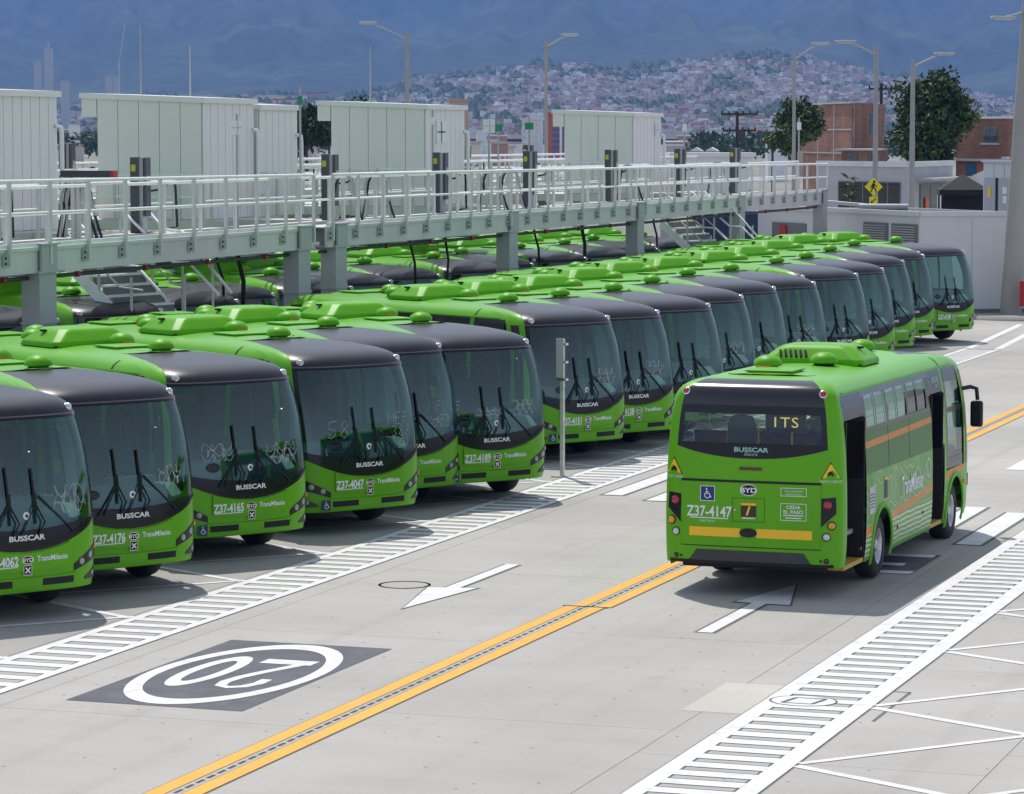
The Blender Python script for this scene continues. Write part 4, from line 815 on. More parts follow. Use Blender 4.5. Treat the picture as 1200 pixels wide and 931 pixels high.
for k, y in enumerate((53.2, 60.5, 70.85, 78.4, 85.65, 93.3, 100.85, 107.7)):
    charger(y, ['grey charger at the left edge of the platform', 'nearest whole grey charger, between the first two cabins', 'grey charger above the platform joint', 'grey charger in front of the third cabin', 'grey charger beside the tower block, front one', 'grey charger in front of the smallest cabin', 'grey charger right of the smallest cabin', 'grey charger before the utility pole'][k])
for k, (px, py) in enumerate(((338, 172), (617, 170), (75, 168), (543, 171))):
    p = onx(px, py, -38.4); charger(p[1], 'small grey charger on the second walkway, %s' % ['left of the third cabin', 'behind another one by the tower block', 'between the first two cabins', 'at the third cabin corner'][k], -38.4, p[2])
for k, (px, py, D) in enumerate(((92, 232, 63), (86, 238, 63), (402, 232, 74), (440, 250, 77), (575, 232, 84), (597, 232, 85), (735, 222, 98), (840, 212, 108))):
    p = dep(px, py, D); t = thing('cable_stand', 'stand with looped charging cables, %s' % ['leftmost, by the first cabin', 'just left of another by the first cabin', 'right of the charger at the joint', 'below the third cabin', 'left of the tower block', 'under the tower block', 'under the smallest cabin', 'by the utility pole'][k], 'cable stand', (p[0], p[1], 4.24), 0, 'cable stands')
    b = MB(); b.box(-.04, .04, -.04, .04, 0, 1.15); b.build('post', STEEL, t)
    for q in range(2):
        b = MB(); b.tube([(-.25 - .05*q, -.1, .02), (-.22, -.05, .5)] + [(.27*math.cos(a_)*(1 - .12*q), .1*q, .75 + .36*math.sin(a_)) for a_ in lin(math.pi, 0, 8)] + [(.33, .05, .45), (.4 + .1*q, .0, .02)], .03, 6); b.build('charging_cable', [CABLE if q else CABLEG], t)
b = MB(); q0 = onx(78, 200, -30.5); b.box(q0[0] - .1, q0[0] + 1.05, q0[1] - .1, q0[1] + .1, q0[2] - .14, q0[2]); t = b.build('duct', GREY); tag(t, 'grey duct with a red end beside the first cabin', 'duct'); b = MB(); b.box(q0[0] + 1.05, q0[0] + 1.12, q0[1] - .1, q0[1] + .1, q0[2] - .14, q0[2]); b.build('end_cap', REDC, t)
for k, (pts, where) in enumerate((((480, 283, 487, 333), 'right of the joint columns'), ((522, 282, 524, 327), 'second one right of the joint columns'), ((626, 272, 632, 310), 'right of the middle column'), ((682, 268, 685, 305), 'thick one before the fourth column'), ((254, 306, 262, 350), 'left of the joint columns, thin'), ((279, 303, 285, 356), 'left of the joint columns, thick'), ((766, 262, 770, 290), 'right of the fourth column'))):
    X = -28.0; a = onx(pts[0], pts[1], X); c = onx(pts[2], pts[3], X - .6); m = (a + c)/2 + np.array([0, .15, 0]); b = MB(); th = .05 if 'thick' in where else .032
    b.tube([tuple(a + np.array([0, 0, .3])), tuple(a), tuple(m), tuple(c)], th, 6); tag(b.build('charging_cable', CABLE), 'black cable hanging under the walkway, ' + where, 'cable', 'cables hanging under the walkway')
GREY2 = mat('stair_riser', (.17, .175, .18), .6)
# stairs down between the buses
def stairs(x, y, z, label, n=11):
    t = thing('metal_stairs', label, 'stairs', (x, y, 0), R(-14))
    b = MB(); b.tube([(-.4, 2.5, z + .95), (.15, 2.5, z + .95), (.6, 2.5, z + .55), (1.1, 2.5, z + .5), (2.4, 2.5, z - .75)], .034, 6); b.build('handrail', RAILM, t)
    for q in (.1, 1.1, 1.9): b = MB(); b.tube([(q, 2.5, z - q - .2), (q, 2.5, z + (.95 - q*.55))], .03, 6); b.build('post', STEEL, t)
    for sg in (0, 1.7):
        b = MB(); b.beam((0, sg, z), (2.75, sg, z - 2.2), .06, .24); b.build('stringer', RAILM, t)
        b = MB(); b.tube([(-.4, sg, z + .95), (.15, sg, z + .95), (1.5, sg, z - .1), (1.95, sg, z - .12), (2.7, sg, z - .75)], .03, 6); b.build('handrail', RAILM, t)
        b = MB(); b.tube([(-.4, sg, z + .5), (.15, sg, z + .5), (1.5, sg, z - .55), (2.1, sg, z - .6)], .022, 6); b.build('mid_rail', STEEL, t)
        for q in (.1, .95, 1.8): b = MB(); b.tube([(q, sg, z - q*.8 + .1), (q, sg, z + 1.0 - q*.75)], .028, 6); b.build('post', STEEL, t)
    b = MB(); b.box(0, .25, .03, 1.67, -.02, .02); b.box(.22, .25, .03, 1.67, -.20, -.02, 1); tm = b.mesh('tread', [RAILM, GREY2])
    for k in range(n): o = put('tread', tm, t); o.location = (.05 + .25*k, 0, z + .05 - .20*k)
p = dep(74, 303, 65.5); stairs(p[0], p[1], p[2], 'near metal stairs descending between the buses, left of the joint columns')
p = dep(775, 262, 101); stairs(p[0], p[1], p[2], 'far metal stairs by the blue container')
# sign posts and lightning rods on the platform
for k, (px, y0, y1, D, kind, where) in enumerate(((278, 205, 150, 70, 'w', 'in front of the second cabin'), (352, 200, 118, 74, 'g', 'by the dark tree'), (573, 190, 148, 95, 'w', 'left of the green tag'), (584, 185, 150, 110, 'G', 'green tag beside the hillside'), (766, 190, 153, 112, 'w', 'right of the smallest cabin'), (802, 190, 150, 115, 'n', 'before the tent roofs'), (936, 190, 148, 116, 'n', 'near the end of the walkway'), (507, 190, 142, 88, 'n', 'before the third cabin'), (620, 185, 148, 110, 'G', 'green tag before the tower block'))):
    a = dep(px, y0, D); z1 = dep(px, y1, D)[2]; t = thing('sign_post', 'thin post with a small sign, ' + where, 'sign', (a[0], a[1], 0), R(20)); k_ = D/3750
    b = MB(); b.tube([(0, 0, 4.24), (0, 0, z1 + .3)], .022 + .00012*D, 6); b.build('pole', CABLEG, t)
    sw, sh = {'w': (7, 8), 'g': (3, 5), 'G': (5, 4), 'n': (2.5, 4.5)}[kind]; b = MB(); b.box(-sw*k_, sw*k_, -.05, -.03, z1 - sh*k_, z1 + sh*k_); b.build('board', GRN if kind in 'gG' else WHITE, t)
    if kind in 'w': b = MB(); b.box(-sw*k_*.9, sw*k_*.9, -.06, -.05, z1 - .01*k_*20, z1 + .01); b.box(.1*sw*k_, .22*sw*k_, -.06, -.05, z1 - sh*k_*.9, z1 + sh*k_*.9); b.build('board_mark', CHL, t)
for k, (px, y0, y1, D) in enumerate(((165, 110, 30, 77), (223, 112, 54, 79), (434, 122, 54, 92))):
    a = dep(px, y0, D); b = MB(); b.tube([tuple(a), (a[0], a[1], dep(px, y1, D)[2])], .022, 6, r1=.014); tag(b.build('lightning_rod', CABLEG), 'thin rod standing on a cabin roof, %s of three' % ['tallest, leftmost', 'middle one', 'rightmost, on the third cabin'][k], 'rod', 'rods on the cabin roofs')
t = thing('notice_board', 'white notice fixed to the third cabin', 'notice', (-32.16, 85.9, 6.35)); b = MB(); b.box(0, .03, 0, .75, -.32, .32); b.build('board', WHITE, t); b = MB(); b.box(.03, .034, .32, .42, -.3, .3); b.box(.03, .034, .05, .7, -.03, .03); b.build('board_mark', CABS, t)

# ------------------------------------------------------------------ post by the road
px_ = gnd(659, 559); t = thing('sign_pole', 'plain steel post with a sign seen edge on, at the empty bay', 'post', (px_[0], px_[1], 0), R(-6))
b = MB(); b.box(-.038, .038, -.038, .038, 0, 2.55); b.build('pole', mat('galvanised_post', (.60, .61, .61), .4, metal=.5, var=.4, vscale=8), t, .012)
b = MB(); b.box(-.07, .07, -.012, .012, -.36, .36); o = b.build('sign_plate', [CHL], t); o.location = (-.02, -.07, 2.2)
for z in (1.8, 2.12, 2.45): b = MB(); b.box(-.08, .09, -.06, .06, z - .02, z + .02); b.build('clamp', CHROME, t)
b = MB(); b.box(-.16, .16, -.16, .16, 0, .02); b.build('base_plate', STEEL2, t)

# ------------------------------------------------------------------ buildings beyond the yard
WALLW = mat('white_render', (.66, .66, .67), .7, var=.08, vscale=.5, wear=(.5, .49, .48, .35), wscale=.9); WALLG = mat('grey_render', (.44, .45, .46), .75, var=.12, vscale=.6, wear=(.3, .3, .3, .4), wscale=1.4); ROOFG = mat('flat_roof_grey', (.10, .10, .105), .9, var=.3, vscale=.8)
DKG = glass('dark_window', (.10, .12, .13), .05); FRM = mat('window_frame_grey', (.16, .165, .17), .5); MULL = mat('mullion_pale', (.42, .42, .42), .5)
def brick_mat():
    m = mat('brick_wall', (.36, .14, .075), .9); n = m.node_tree.nodes; l = m.node_tree.links; b = n['Principled BSDF']; tc = n.new('ShaderNodeTexCoord'); br = n.new('ShaderNodeTexBrick'); br.inputs['Color1'].default_value = (.30, .125, .075, 1); br.inputs['Color2'].default_value = (.22, .092, .058, 1); br.inputs['Mortar'].default_value = (.30, .24, .20, 1)
    br.inputs['Scale'].default_value = 2.2; mp = n.new('ShaderNodeMapping'); mp.inputs['Rotation'].default_value = (R(90), 0, 0); l.new(tc.outputs['Object'], mp.inputs[0]); l.new(mp.outputs[0], br.inputs['Vector'])
    nz = n.new('ShaderNodeTexNoise'); nz.inputs['Scale'].default_value = .7; nz.inputs['Detail'].default_value = 6; l.new(tc.outputs['Object'], nz.inputs['Vector']); h = n.new('ShaderNodeHueSaturation'); mr = n.new('ShaderNodeMapRange'); mr.inputs[1].default_value = .3; mr.inputs[2].default_value = .7; mr.inputs[3].default_value = .72; mr.inputs[4].default_value = 1.2
    l.new(nz.outputs['Fac'], mr.inputs[0]); l.new(mr.outputs[0], h.inputs['Value']); l.new(br.outputs['Color'], h.inputs['Color']); l.new(h.outputs[0], b.inputs['Base Color']); return m
BRICK = brick_mat()
def corner_block(name, label, cat, L, Cn, Rr, z0, z1, wall, roofm, parapet=.0, depth=6):
    """A block seen on its corner: L, Cn, Rr are ground points of left end, near corner, right end."""
    L, Cn, Rr = [np.array(p[:2]) for p in (L, Cn, Rr)]; Bk = L + Rr - Cn; o = thing(name, label, cat, (Cn[0], Cn[1], 0)); P = [p - Cn for p in (L, Cn, Rr, Bk)]
    for nm, a, c in (('wall', P[0], P[1]), ('wall', P[1], P[2]), ('wall', P[2], P[3]), ('wall', P[3], P[0])):
        b = MB(); n_ = np.array([-(c-a)[1], (c-a)[0]]); n_ = n_/np.hypot(*n_)*.12; ctr = sum(P)/4
        if np.dot(n_, ctr - a) < 0: n_ = -n_
        b.prism([tuple(a), tuple(c), tuple(c + n_), tuple(a + n_)], z0, z1); b.build(nm, wall, o)
    b = MB(); b.prism([tuple(p*.985 + sum(P)/4*.015) for p in P], z1 - .12, z1 - .04); b.build('roof', roofm, o)
    if parapet:
        for a, c in ((P[0], P[1]), (P[1], P[2])): b = MB(); b.beam((*a, z1 + parapet/2 - .03), (*c, z1 + parapet/2 - .03), .2, parapet); b.build('coping', WALLW, o)
    return o, P
def on_wall(a, c, t, z, out=.0):
    d = c - a; n_ = np.array([d[1], -d[0]])/np.hypot(*d); p = a + d*t + n_*out; return Vector((p[0], p[1], z))
def wall_rect(o, a, c, t0, t1, z0, z1, nm, m, out=.02, th=.04, parent=None):
    d = c - a; n_ = np.array([d[1], -d[0]])/np.hypot(*d)
    if np.dot(n_, -(a + c)/2 - np.array([o.location.x, o.location.y])) < 0: n_ = -n_
    p, q = a + d*t0 + n_*out, a + d*t1 + n_*out; b = MB(); b.prism([tuple(p), tuple(q), tuple(q - n_*th), tuple(p - n_*th)], z0, z1); return b.build(nm, m, parent or o)
def win(o, a, c, t0, t1, z0, z1, n=1, frame=FRM):
    f = wall_rect(o, a, c, t0, t1, z0, z1, 'window', frame, .03, .06); w_ = (t1 - t0)/n
    for i in range(n): wall_rect(o, a, c, t0 + w_*(i + .06), t0 + w_*(i + .94), z0 + .05, z1 - .05, 'pane', DKG, .045, .01, f)
    return f
# long white service building with louvres
WB, P = corner_block('service_building', 'long white flat-roofed building with grey louvres behind the far buses', 'building', gnd(888, 352), gnd(1077, 371.5), dep(1260, 371, 111.5), 0, 3.5, WALLW, ROOFG, .16)
a, c = P[0], P[1]
for k, (t0, t1) in enumerate(((.675, .82), (.84, .99))):
    f = wall_rect(WB, a, c, t0, t1, 2.40, 3.18, 'louvre', FRM, .03, .05)
    for i in range(8): wall_rect(WB, a, c, t0 + .012, t1 - .012, 2.46 + .085*i, 2.50 + .085*i, 'slat', MULL, .075, .05, f)
wall_rect(WB, P[1], P[2], 0, 1, 0, .25, 'plinth', FRM, .02, .05); wall_rect(WB, a, c, .1, .32, 2.2, 3.0, 'panel_frame', FRM, .05, .06); wall_rect(WB, a, c, .16, .2, 2.3, 2.9, 'red_box', REDC, .12, .1)
for t_ in (.33, .66): wall_rect(WB, P[1], P[2], t_, t_ + .004, .25, 3.4, 'joint', WALLG, .006, .02)
b = MB(); q = dep(1195, 372, 109); b.box(q[0], q[0] + 1.2, q[1] - .1, q[1] + .1, .45, 1.3); tag(b.build('red_panel', REDC), 'red panel by the white building at the right edge', 'panel')
b = MB(); q = gnd(1184, 374); b.lathe([(0, .14), (1.3, .14), (1.35, 0)], 20, Matrix.Translation((q[0] + .4, q[1], 0)) @ Matrix.Diagonal((1.6, 1, 1, 1))); tag(b.build('kerb', CONC2), kind='structure')
for k, (px, dx) in enumerate(((1035, 0), (1047, .5))): p = dep(px, 243, 116); b = MB(); b.tube([(p[0] - .9, p[1], p[2]), (p[0] + .5, p[1] + .2, p[2])], .12, 8); tag(b.build('roof_duct', CHL), 'silver duct on the roof of the white building, %s of two' % ['left', 'right'][k], 'duct')
b = MB(); p = dep(992, 238, 118); b.beam((p[0] - 1.0, p[1], p[2] + .05), (p[0] + .9, p[1], p[2] - .1), .4, .12); tag(b.build('cable_tray', WALLW), 'white tray running from the walkway to the white building', 'tray')
# guard house behind
GH, P = corner_block('guard_house', 'low pale guard house with dark windows behind the white building', 'building', dep(958, 243, 138), dep(1063, 243, 133), dep(1116, 243, 140), 0, 4.95, WALLG, ROOFG, .22)
win(GH, P[0], P[1], .24, .93, 3.0, 4.3, 5); wall_rect(GH, P[1], P[2], .1, .95, 4.35, 4.45, 'awning', MULL, .9, .9); win(GH, P[1], P[2], .25, .9, 2.9, 4.2, 3)
wall_rect(GH, P[1], P[2], .35, .42, 2.9, 3.6, 'shelf', ORED, .1, .1)
b = MB(); b.box(-.2, .2, -.2, .2, 0, 4.95)
# booth and canopy at the right
BO, P = corner_block('guard_booth', 'tall pale booth with grey doors and a yellow sticker at the right', 'booth', dep(1152, 243, 119), dep(1189, 243, 117), dep(1196, 243, 121), 0, 5.28, WALLW, ROOFG, .08)
for t0, t1, m in ((.05, .40, CHL), (.40, .50, CHASSIS), (.50, .90, CHL)): wall_rect(BO, P[0], P[1], t0, t1, 3.2, 4.68, 'door', m, .03 if m is CHL else .01, .03)
wall_rect(BO, P[0], P[1], .17, .27, 3.95, 4.35, 'yellow_sticker', YEL, .045, .01); wall_rect(BO, P[0], P[1], .64, .78, 4.1, 4.35, 'notice', WHITE, .045, .01); wall_rect(BO, P[0], P[1], .66, .78, 3.75, 4.02, 'notice', WHITE, .045, .01)
for t_ in (.33, .66): wall_rect(BO, P[0], P[1], t_, t_ + .012, 4.7, 5.2, 'seam', CABS, .006, .02)
q = dep(1128, 243, 124); GZ = thing('canopy_tent', 'black canopy tent with a white flap beside the booth', 'tent', (q[0], q[1], 0), R(15)); b = MB(); b.add([(-.95, -.9, 4.15), (.95, -.9, 4.15), (.95, .9, 4.15), (-.95, .9, 4.15), (0, 0, 4.75), (-.95, -.9, 3.95), (.95, -.9, 3.95), (.95, .9, 3.95), (-.95, .9, 3.95)], [(0, 1, 4), (1, 2, 4), (2, 3, 4), (3, 0, 4), (0, 1, 6, 5), (1, 2, 7, 6), (2, 3, 8, 7), (3, 0, 5, 8)]); b.build('canopy', mat('black_canvas', (.012, .012, .013), .8), GZ)
for sx in (-.9, .9):
    for sy in (-.85, .85): b = MB(); b.tube([(sx, sy, 0), (sx, sy, 4.0)], .03, 6); b.build('leg', RAILM, GZ)
b = MB(); b.add([(-.5, .9, 4.25), (1.3, 1.0, 4.3), (1.3, 1.0, 5.05), (.9, .9, 4.9)], [(0, 1, 2, 3)]); b.add([(-.5, .93, 4.25), (1.3, 1.03, 4.3), (1.3, 1.03, 5.05), (.9, .93, 4.9)], [(0, 1, 2, 3)]); b.build('flap', WHITE, GZ); b = MB(); b.box(-.9, .9, .8, .84, 2.6, 4.0); b.build('rear_cloth', mat('black_canvas', (.012, .012, .013), .8), GZ)
# brick houses
H1, P = corner_block('brick_house', 'tall raw brick house with blank walls between the two trees', 'house', dep(941, 200, 186), dep(1000, 200, 174), dep(1036, 200, 186), 0, 8.0, BRICK, ROOFG)
win(H1, P[1], P[2], .5, .72, 6.3, 7.5); wall_rect(H1, P[1], P[2], .0, .03, 4, 8, 'corner_post', WALLG, .03, .1)
for z in (5.2, 6.5): wall_rect(H1, P[0], P[1], 0, 1, z, z + .06, 'floor_slab', WALLG, .02, .05)
for t_ in (.3, .62): wall_rect(H1, P[0], P[1], t_, t_ + .012, 4, 7.9, 'joint', WALLG, .015, .03)
wall_rect(H1, P[0], P[1], -.01, 1.01, 7.95, 8.05, 'coping', WALLG, .08, .2)
H2, P = corner_block('brick_house', 'low brick lean-to with a sheet roof in front of the tall brick house', 'house', dep(986, 200, 170), dep(1026, 200, 166), dep(1040, 200, 172), 0, 5.4, BRICK, mat('tin_roof', (.42, .42, .42), .5, var=.4, vscale=3))
b = MB(); b.prism([tuple(P[0] + [-.3, -.5]), tuple(P[1] + [.2, -.5]), tuple(P[2]), tuple(P[0] + (P[2] - P[1]))], 5.42, 5.5); b.build('sheet_roof', mat('tin_roof', (.42, .42, .42), .5), H2); win(H2, P[0], P[1], .2, .5, 4.6, 5.25, 2); win(H2, P[0], P[1], .75, .92, 4.4, 5.25, 1)
H3, P = corner_block('brick_house', 'brick house with a square window behind the big tree at right', 'house', dep(1120, 215, 172), dep(1183, 215, 168), dep(1215, 215, 178), 0, 7.15, BRICK, ROOFG)
win(H3, P[0], P[1], .52, .78, 5.85, 6.7, 2); wall_rect(H3, P[0], P[1], .0, 1, 4.85, 4.98, 'floor_slab', WALLG, .35, .4); wall_rect(H3, P[0], P[1], .20, .38, 3.6, 4.75, 'door', mat('blue_door', (.03, .14, .25), .5), .04, .05); wall_rect(H3, P[0], P[1], .42, .5, 3.6, 4.75, 'pink_pier', mat('pink_render', (.42, .12, .12), .8), .03, .05); wall_rect(H3, P[0], P[1], -.02, 1.02, 7.1, 7.2, 'coping', WHITE, .1, .2)
wall_rect(H3, P[0], P[1], .48, .82, 5.72, 5.82, 'sill', WALLG, .12, .14); wall_rect(H3, P[0], P[1], .9, 1.0, 4.9, 5.1, 'meter_box', WALLW, .2, .2)
q = dep(850, 265, 122); BC = thing('shipping_container', 'blue corrugated container at the far end of the rows', 'container', (q[0], q[1], 0), YAW); b = MB(); b.box(-1.25, 1.25, 0, 2.4, .1, 3.35); b.build('box', mat('blue_container', (.025, .05, .13), .6, var=.2), BC); b = MB(); b.box(-.03, .03, -.06, 0, .2, 3.25); rm = b.mesh('rib', mat('blue_container', (.025, .05, .13), .6))
for k in range(14): o = put('rib', rm, BC); o.location = (-1.2 + .185*k, 0, 0)
# lamp posts
def lamp(px, ytop, D, ax, ay, label, r0=.13, r1=.075, base=None, conc=True):
    p = dep(px, ytop, D); e = dep(ax, ay, D) - p; t = thing('street_lamp', label, 'street lamp', (p[0], p[1], 0), 0, 'street lamps')
    b = MB(); b.tube([(0, 0, 0), (0, 0, p[2]*.5), (0, 0, p[2] + .05)], r0, 12, r1=r1); b.build('pole', mat('lamp_pole_concrete', (.36, .345, .325), .8, var=.15, vscale=1), t)
    b = MB(); b.tube([(0, 0, p[2] - .25), (e[0]*.5, e[1]*.5, p[2] - .25 + (e[2] + .25)*.62), (e[0]*.8, e[1]*.8, p[2] + e[2]*.94)], .045, 6); b.build('arm', CABLEG, t)
    b = MB(); d = Vector((e[0], e[1], 0)).normalized(); c_ = Vector((e[0]*.9, e[1]*.9, p[2] + e[2])); b.beam(c_ - d*.42, c_ + d*.42, .26, .10); hd = b.build('lamp_head', CHL, t, .03); b = MB(); b.beam(c_ - d*.3 - Vector((0, 0, .06)), c_ + d*.3 - Vector((0, 0, .06)), .18, .03); b.build('lens', CLEAR, hd); return t
lamp(477, 40, 150, 426, 27, 'street lamp rising behind the third cabin, arm to the left'); lamp(640, 49, 150, 671, 41, 'street lamp in front of the hillside town, left of the smallest cabin', .10, .075); lamp(931, 64, 150, 965, 51, 'street lamp beside the thin tree, arm to the right', .11, .07)
SL4 = lamp(1027, 57, 128, 987, 49, 'street lamp carrying the yellow pedestrian sign, arm to the left', .14, .08); lamp(1070, 71, 129, 1111, 63, 'street lamp in front of the big dark tree, arm to the right', .16, .08); BL = lamp(1201, 5, 109, 1172, 22, 'thick tapered lamp post at the right edge before the white building', .38, .15); q = gnd(1184, 373); BL.location = (q[0], q[1], 0); BL.rotation_euler = (0, R(2.2), 0)
q = dep(1024.5, 219, 127.4); t = thing('pedestrian_sign', 'yellow diamond sign with a walking figure', 'sign', (q[0], q[1] - .1, q[2]), YAW); b = MB(); b.prism([(0, -.36), (.36, 0), (0, .36), (-.36, 0)], -.015, .015, Matrix.Rotation(R(90), 4, 'X')); SY = mat('sign_yellow', (.78, .68, .01), .5); b.build('plate', SY, t)
b = MB(); fig = [disc2(.02, .2, .05, n=10), line2([(.0, .14), (-.02, -.02)], .1), line2([(-.02, -.0), (.08, -.12), (.1, -.24)], .05), line2([(-.02, .0), (-.07, -.12), (-.13, -.22)], .05), line2([(.0, .12), (.1, .02), (.13, -.02)], .035), line2([(-.02, .12), (-.1, .02), (-.1, -.06)], .035)]
for vs, fs in fig: b.add([(x, -.02, y) for x, y in vs], fs)
b.build('walking_figure', CHASSIS, t); b = MB(); b.box(-.17, .17, -.015, .015, -.70, -.40); s_ = b.build('sub_plate', SY, t); b = MB(); b.add([(x, -.02, y) for x, y in line2([(.1, -.46), (-.06, -.60)], .04)[0]], [(0, 1, 3, 2)]); b.add([(x, -.02, y) for x, y in [(-.12, -.66), (-.02, -.64), (-.1, -.54)]], [(0, 1, 2)]); b.build('arrow', CHASSIS, s_)
WOOD = mat('pole_timber', (.06, .045, .04), .9)
UP_ = []
for px, yt, D, arms, label in ((864, 131, 190, ((134, 845, 888), (153, 847, 886)), 'dark utility pole with two crossarms left of the thin tree'), (1033, 98, 188, ((104, 1018, 1052),), 'dark utility pole rising beside the tall brick house')):
    p = dep(px, yt, D); t = thing('utility_pole', label, 'utility pole', (p[0], p[1], 0), YAW); b = MB(); b.tube([(0, 0, 0), (0, 0, p[2])], .13, 8, r1=.09); b.build('pole', WOOD, t); UP_.append(p)
    for (ya, x0, x1) in arms:
        z = dep(px, ya, D)[2]; b = MB(); b.box((x0 - px)*D/FPX, (x1 - px)*D/FPX, -.06, .06, z - .07, z + .05); a_ = b.build('crossarm', WOOD, t)
        for xx in lin(x0 + 1, x1 - 1, 5): b = MB(); b.tube([((xx - px)*D/FPX, 0, z), ((xx - px)*D/FPX, 0, z + .18)], .05, 6); b.build('insulator', CHASSIS, a_)
t0 = UP_[0]; b = MB(); b.box(t0[0] + .1, t0[0] + .5, t0[1] - .3, t0[1], dep(870, 160, 190)[2] - .35, dep(870, 160, 190)[2] + .35); tag(b.build('transformer', GREY), 'grey transformer on the utility pole left of the thin tree', 'transformer')
for k, dz in enumerate((0, -.12)):
    a_, c_ = UP_[0] + [0, 0, dz - .1], UP_[1] + [0, 0, dz - .3]; b = MB(); b.tube([tuple(a_ + (c_ - a_)*s_ - np.array([0, 0, .7*4*s_*(1 - s_)])) for s_ in lin(0, 1, 10)], .016, 4); tag(b.build('power_line', CABLE), 'thin power line between the two utility poles, %s wire' % ['upper', 'lower'][k], 'wire')

# ------------------------------------------------------------------ trees
def leafmat(nm, col): return mat(nm, col, .65, rand=0, var=.5, vscale=.9, spec=.3)
LEAF = [leafmat('leaf_dark', (.024, .050, .013)), leafmat('leaf_mid', (.05, .088, .02)), leafmat('leaf_light', (.095, .13, .032))]; BARK = mat('bark', (.09, .07, .05), .95, var=.4, vscale=4)
def tree(px, py, D, rx, rz, label, n=2600, ls=.16, blobs=26, open_=0.0, seed=1, tone=(0, 0, 1, 1, 2), dry=None):
    r_ = random.Random(seed); c = dep(px, py, D); t = thing('tree', label, 'tree', (c[0], c[1], 0)); zc = c[2]
    B = []
    for k in range(blobs):
        while True:
            x, y, z = [r_.uniform(-1, 1) for _ in range(3)]; d = x*x + y*y + z*z
            if d < 1 and d > open_: break
        B.append((x*rx*.8, y*rx*.7, zc + z*rz*.82 + r_.uniform(-.1, .25)*rz, r_.uniform(.22, .40)*rx))
    b = MB(); b.tube([(0, 0, 0), (.05*rx, 0, zc*.5), (0, .03, zc - .2*rz)], .05*rx + .08, 8, r1=.03*rx + .03); tr = b.build('trunk', BARK, t); 
    for k, (x, y, z, q) in enumerate(B[:10]): b = MB(); b.tube([(0, 0, zc - rz*.75), (x*.5, y*.5, (zc - rz*.4 + z)/2), (x, y, z)], .035*rx, 5, r1=.012); b.build('limb', BARK, tr)
    b = MB()
    for k in range(n):
        x, y, z, q = B[r_.randrange(len(B))]; v = Vector([r_.gauss(0, 1) for _ in range(3)]); v.normalize(); v *= q*(r_.random()**.4); p = Vector((x, y, z)) + v*Vector((1, 1, .8)).length/1.6
        a = Vector([r_.gauss(0, 1) for _ in range(3)]).normalized(); c2 = a.cross(Vector([r_.gauss(0, 1) for _ in range(3)])).normalized(); s = ls*r_.uniform(.6, 1.4)
        b.add([p - a*s, p + c2*s*.5, p + a*s, p - c2*s*.5], [(0, 1, 2, 3)], r_.choice(tone))
    o = b.build('crown', LEAF, t); o['kind'] = 'stuff'; return t
tree(1092, 144, 160, 2.5, 2.3, 'big dark dense tree in front of the brick houses at the right', 9000, .15, 60, .05, 3, (0, 0, 1, 1, 2)); tree(1085, 185, 161, 1.5, 1.3, 'lower dark bush growing under the big tree', 1800, .14, 14, 0, 9, (0, 0, 1))
tree(932, 152, 168, 1.5, 1.75, 'thin tree with see-through crown left of the brick house', 2800, .13, 26, .10, 5, (0, 1, 1, 2)); tree(905, 168, 171, .95, .8, 'small pale tree at the foot of the thin tree', 700, .12, 12, .1, 6, (1, 2, 2))
tree(358, 152, 240, 2.3, 1.7, 'dark round tree between the second and third cabins', 3600, .2, 26, .05, 7, (0, 0, 1)); tree(412, 140, 250, 2.3, 1.7, 'dark treetop showing above the third cabin', 2600, .2, 20, .05, 8, (0, 0, 1)); tree(385, 150, 246, 1.6, 1.4, 'dark tree between two others left of the third cabin', 2000, .2, 16, .05, 18, (0, 0, 1))
q = dep(995, 226, 128); t = thing('potted_plant', 'broad-leaved plant before the guard house windows', 'plant', (q[0], q[1], 0)); b = MB(); r_ = random.Random(4)
b.tube([(0, 0, 2.6), (0, 0, 3.9)], .04, 6); b.build('stem', BARK, t); b = MB()
for k in range(46):
    a_ = r_.uniform(0, 6.28); z = q[2] - .5 + r_.uniform(0, 1.15); L_ = r_.uniform(.25, .6); d = Vector((math.cos(a_), math.sin(a_), r_.uniform(-.2, .7))); p0 = Vector((0, 0, z)); s = d.cross(Vector((0, 0, 1))).normalized()*.07; b.add([p0, p0 + d*L_*.5 + s, p0 + d*L_ - Vector((0, 0, .08)), p0 + d*L_*.5 - s], [(0, 1, 2, 3)], r_.choice((0, 1)))
o = b.build('leaf_cluster', LEAF, t); o['kind'] = 'stuff'

# ------------------------------------------------------------------ the town, the hillside and the mountains
def interp(xs, ys): 
    f = pchip(xs, ys); return f
crest = pchip([-900, 0, 200, 300, 340, 400, 440, 480, 540, 600, 640, 700, 760, 820, 880, 930, 960, 1000, 1050, 1100, 1150, 1200, 1500, 2200], [140, 120, 114, 110, 112, 112, 108, 98, 88, 80, 77, 78, 76, 68, 62, 64, 70, 78, 90, 102, 112, 116, 122, 150])
def vnoise(x, y, seed=0):
    xi, yi = math.floor(x), math.floor(y); fx, fy = x - xi, y - yi; fx = fx*fx*(3 - 2*fx); fy = fy*fy*(3 - 2*fy)
    h = lambda i, j: (math.sin(i*127.1 + j*311.7 + seed*74.7)*43758.5453) % 1.0
    return (h(xi, yi)*(1-fx) + h(xi+1, yi)*fx)*(1-fy) + (h(xi, yi+1)*(1-fx) + h(xi+1, yi+1)*fx)*fy
def fbm(x, y, s=0): return sum(vnoise(x*2**k, y*2**k, s + k)/2**k for k in range(5))/1.94
D0, D1, D2, D3, D4 = 1900.0, 3500.0, 3900.0, 4200.0, 6800.0
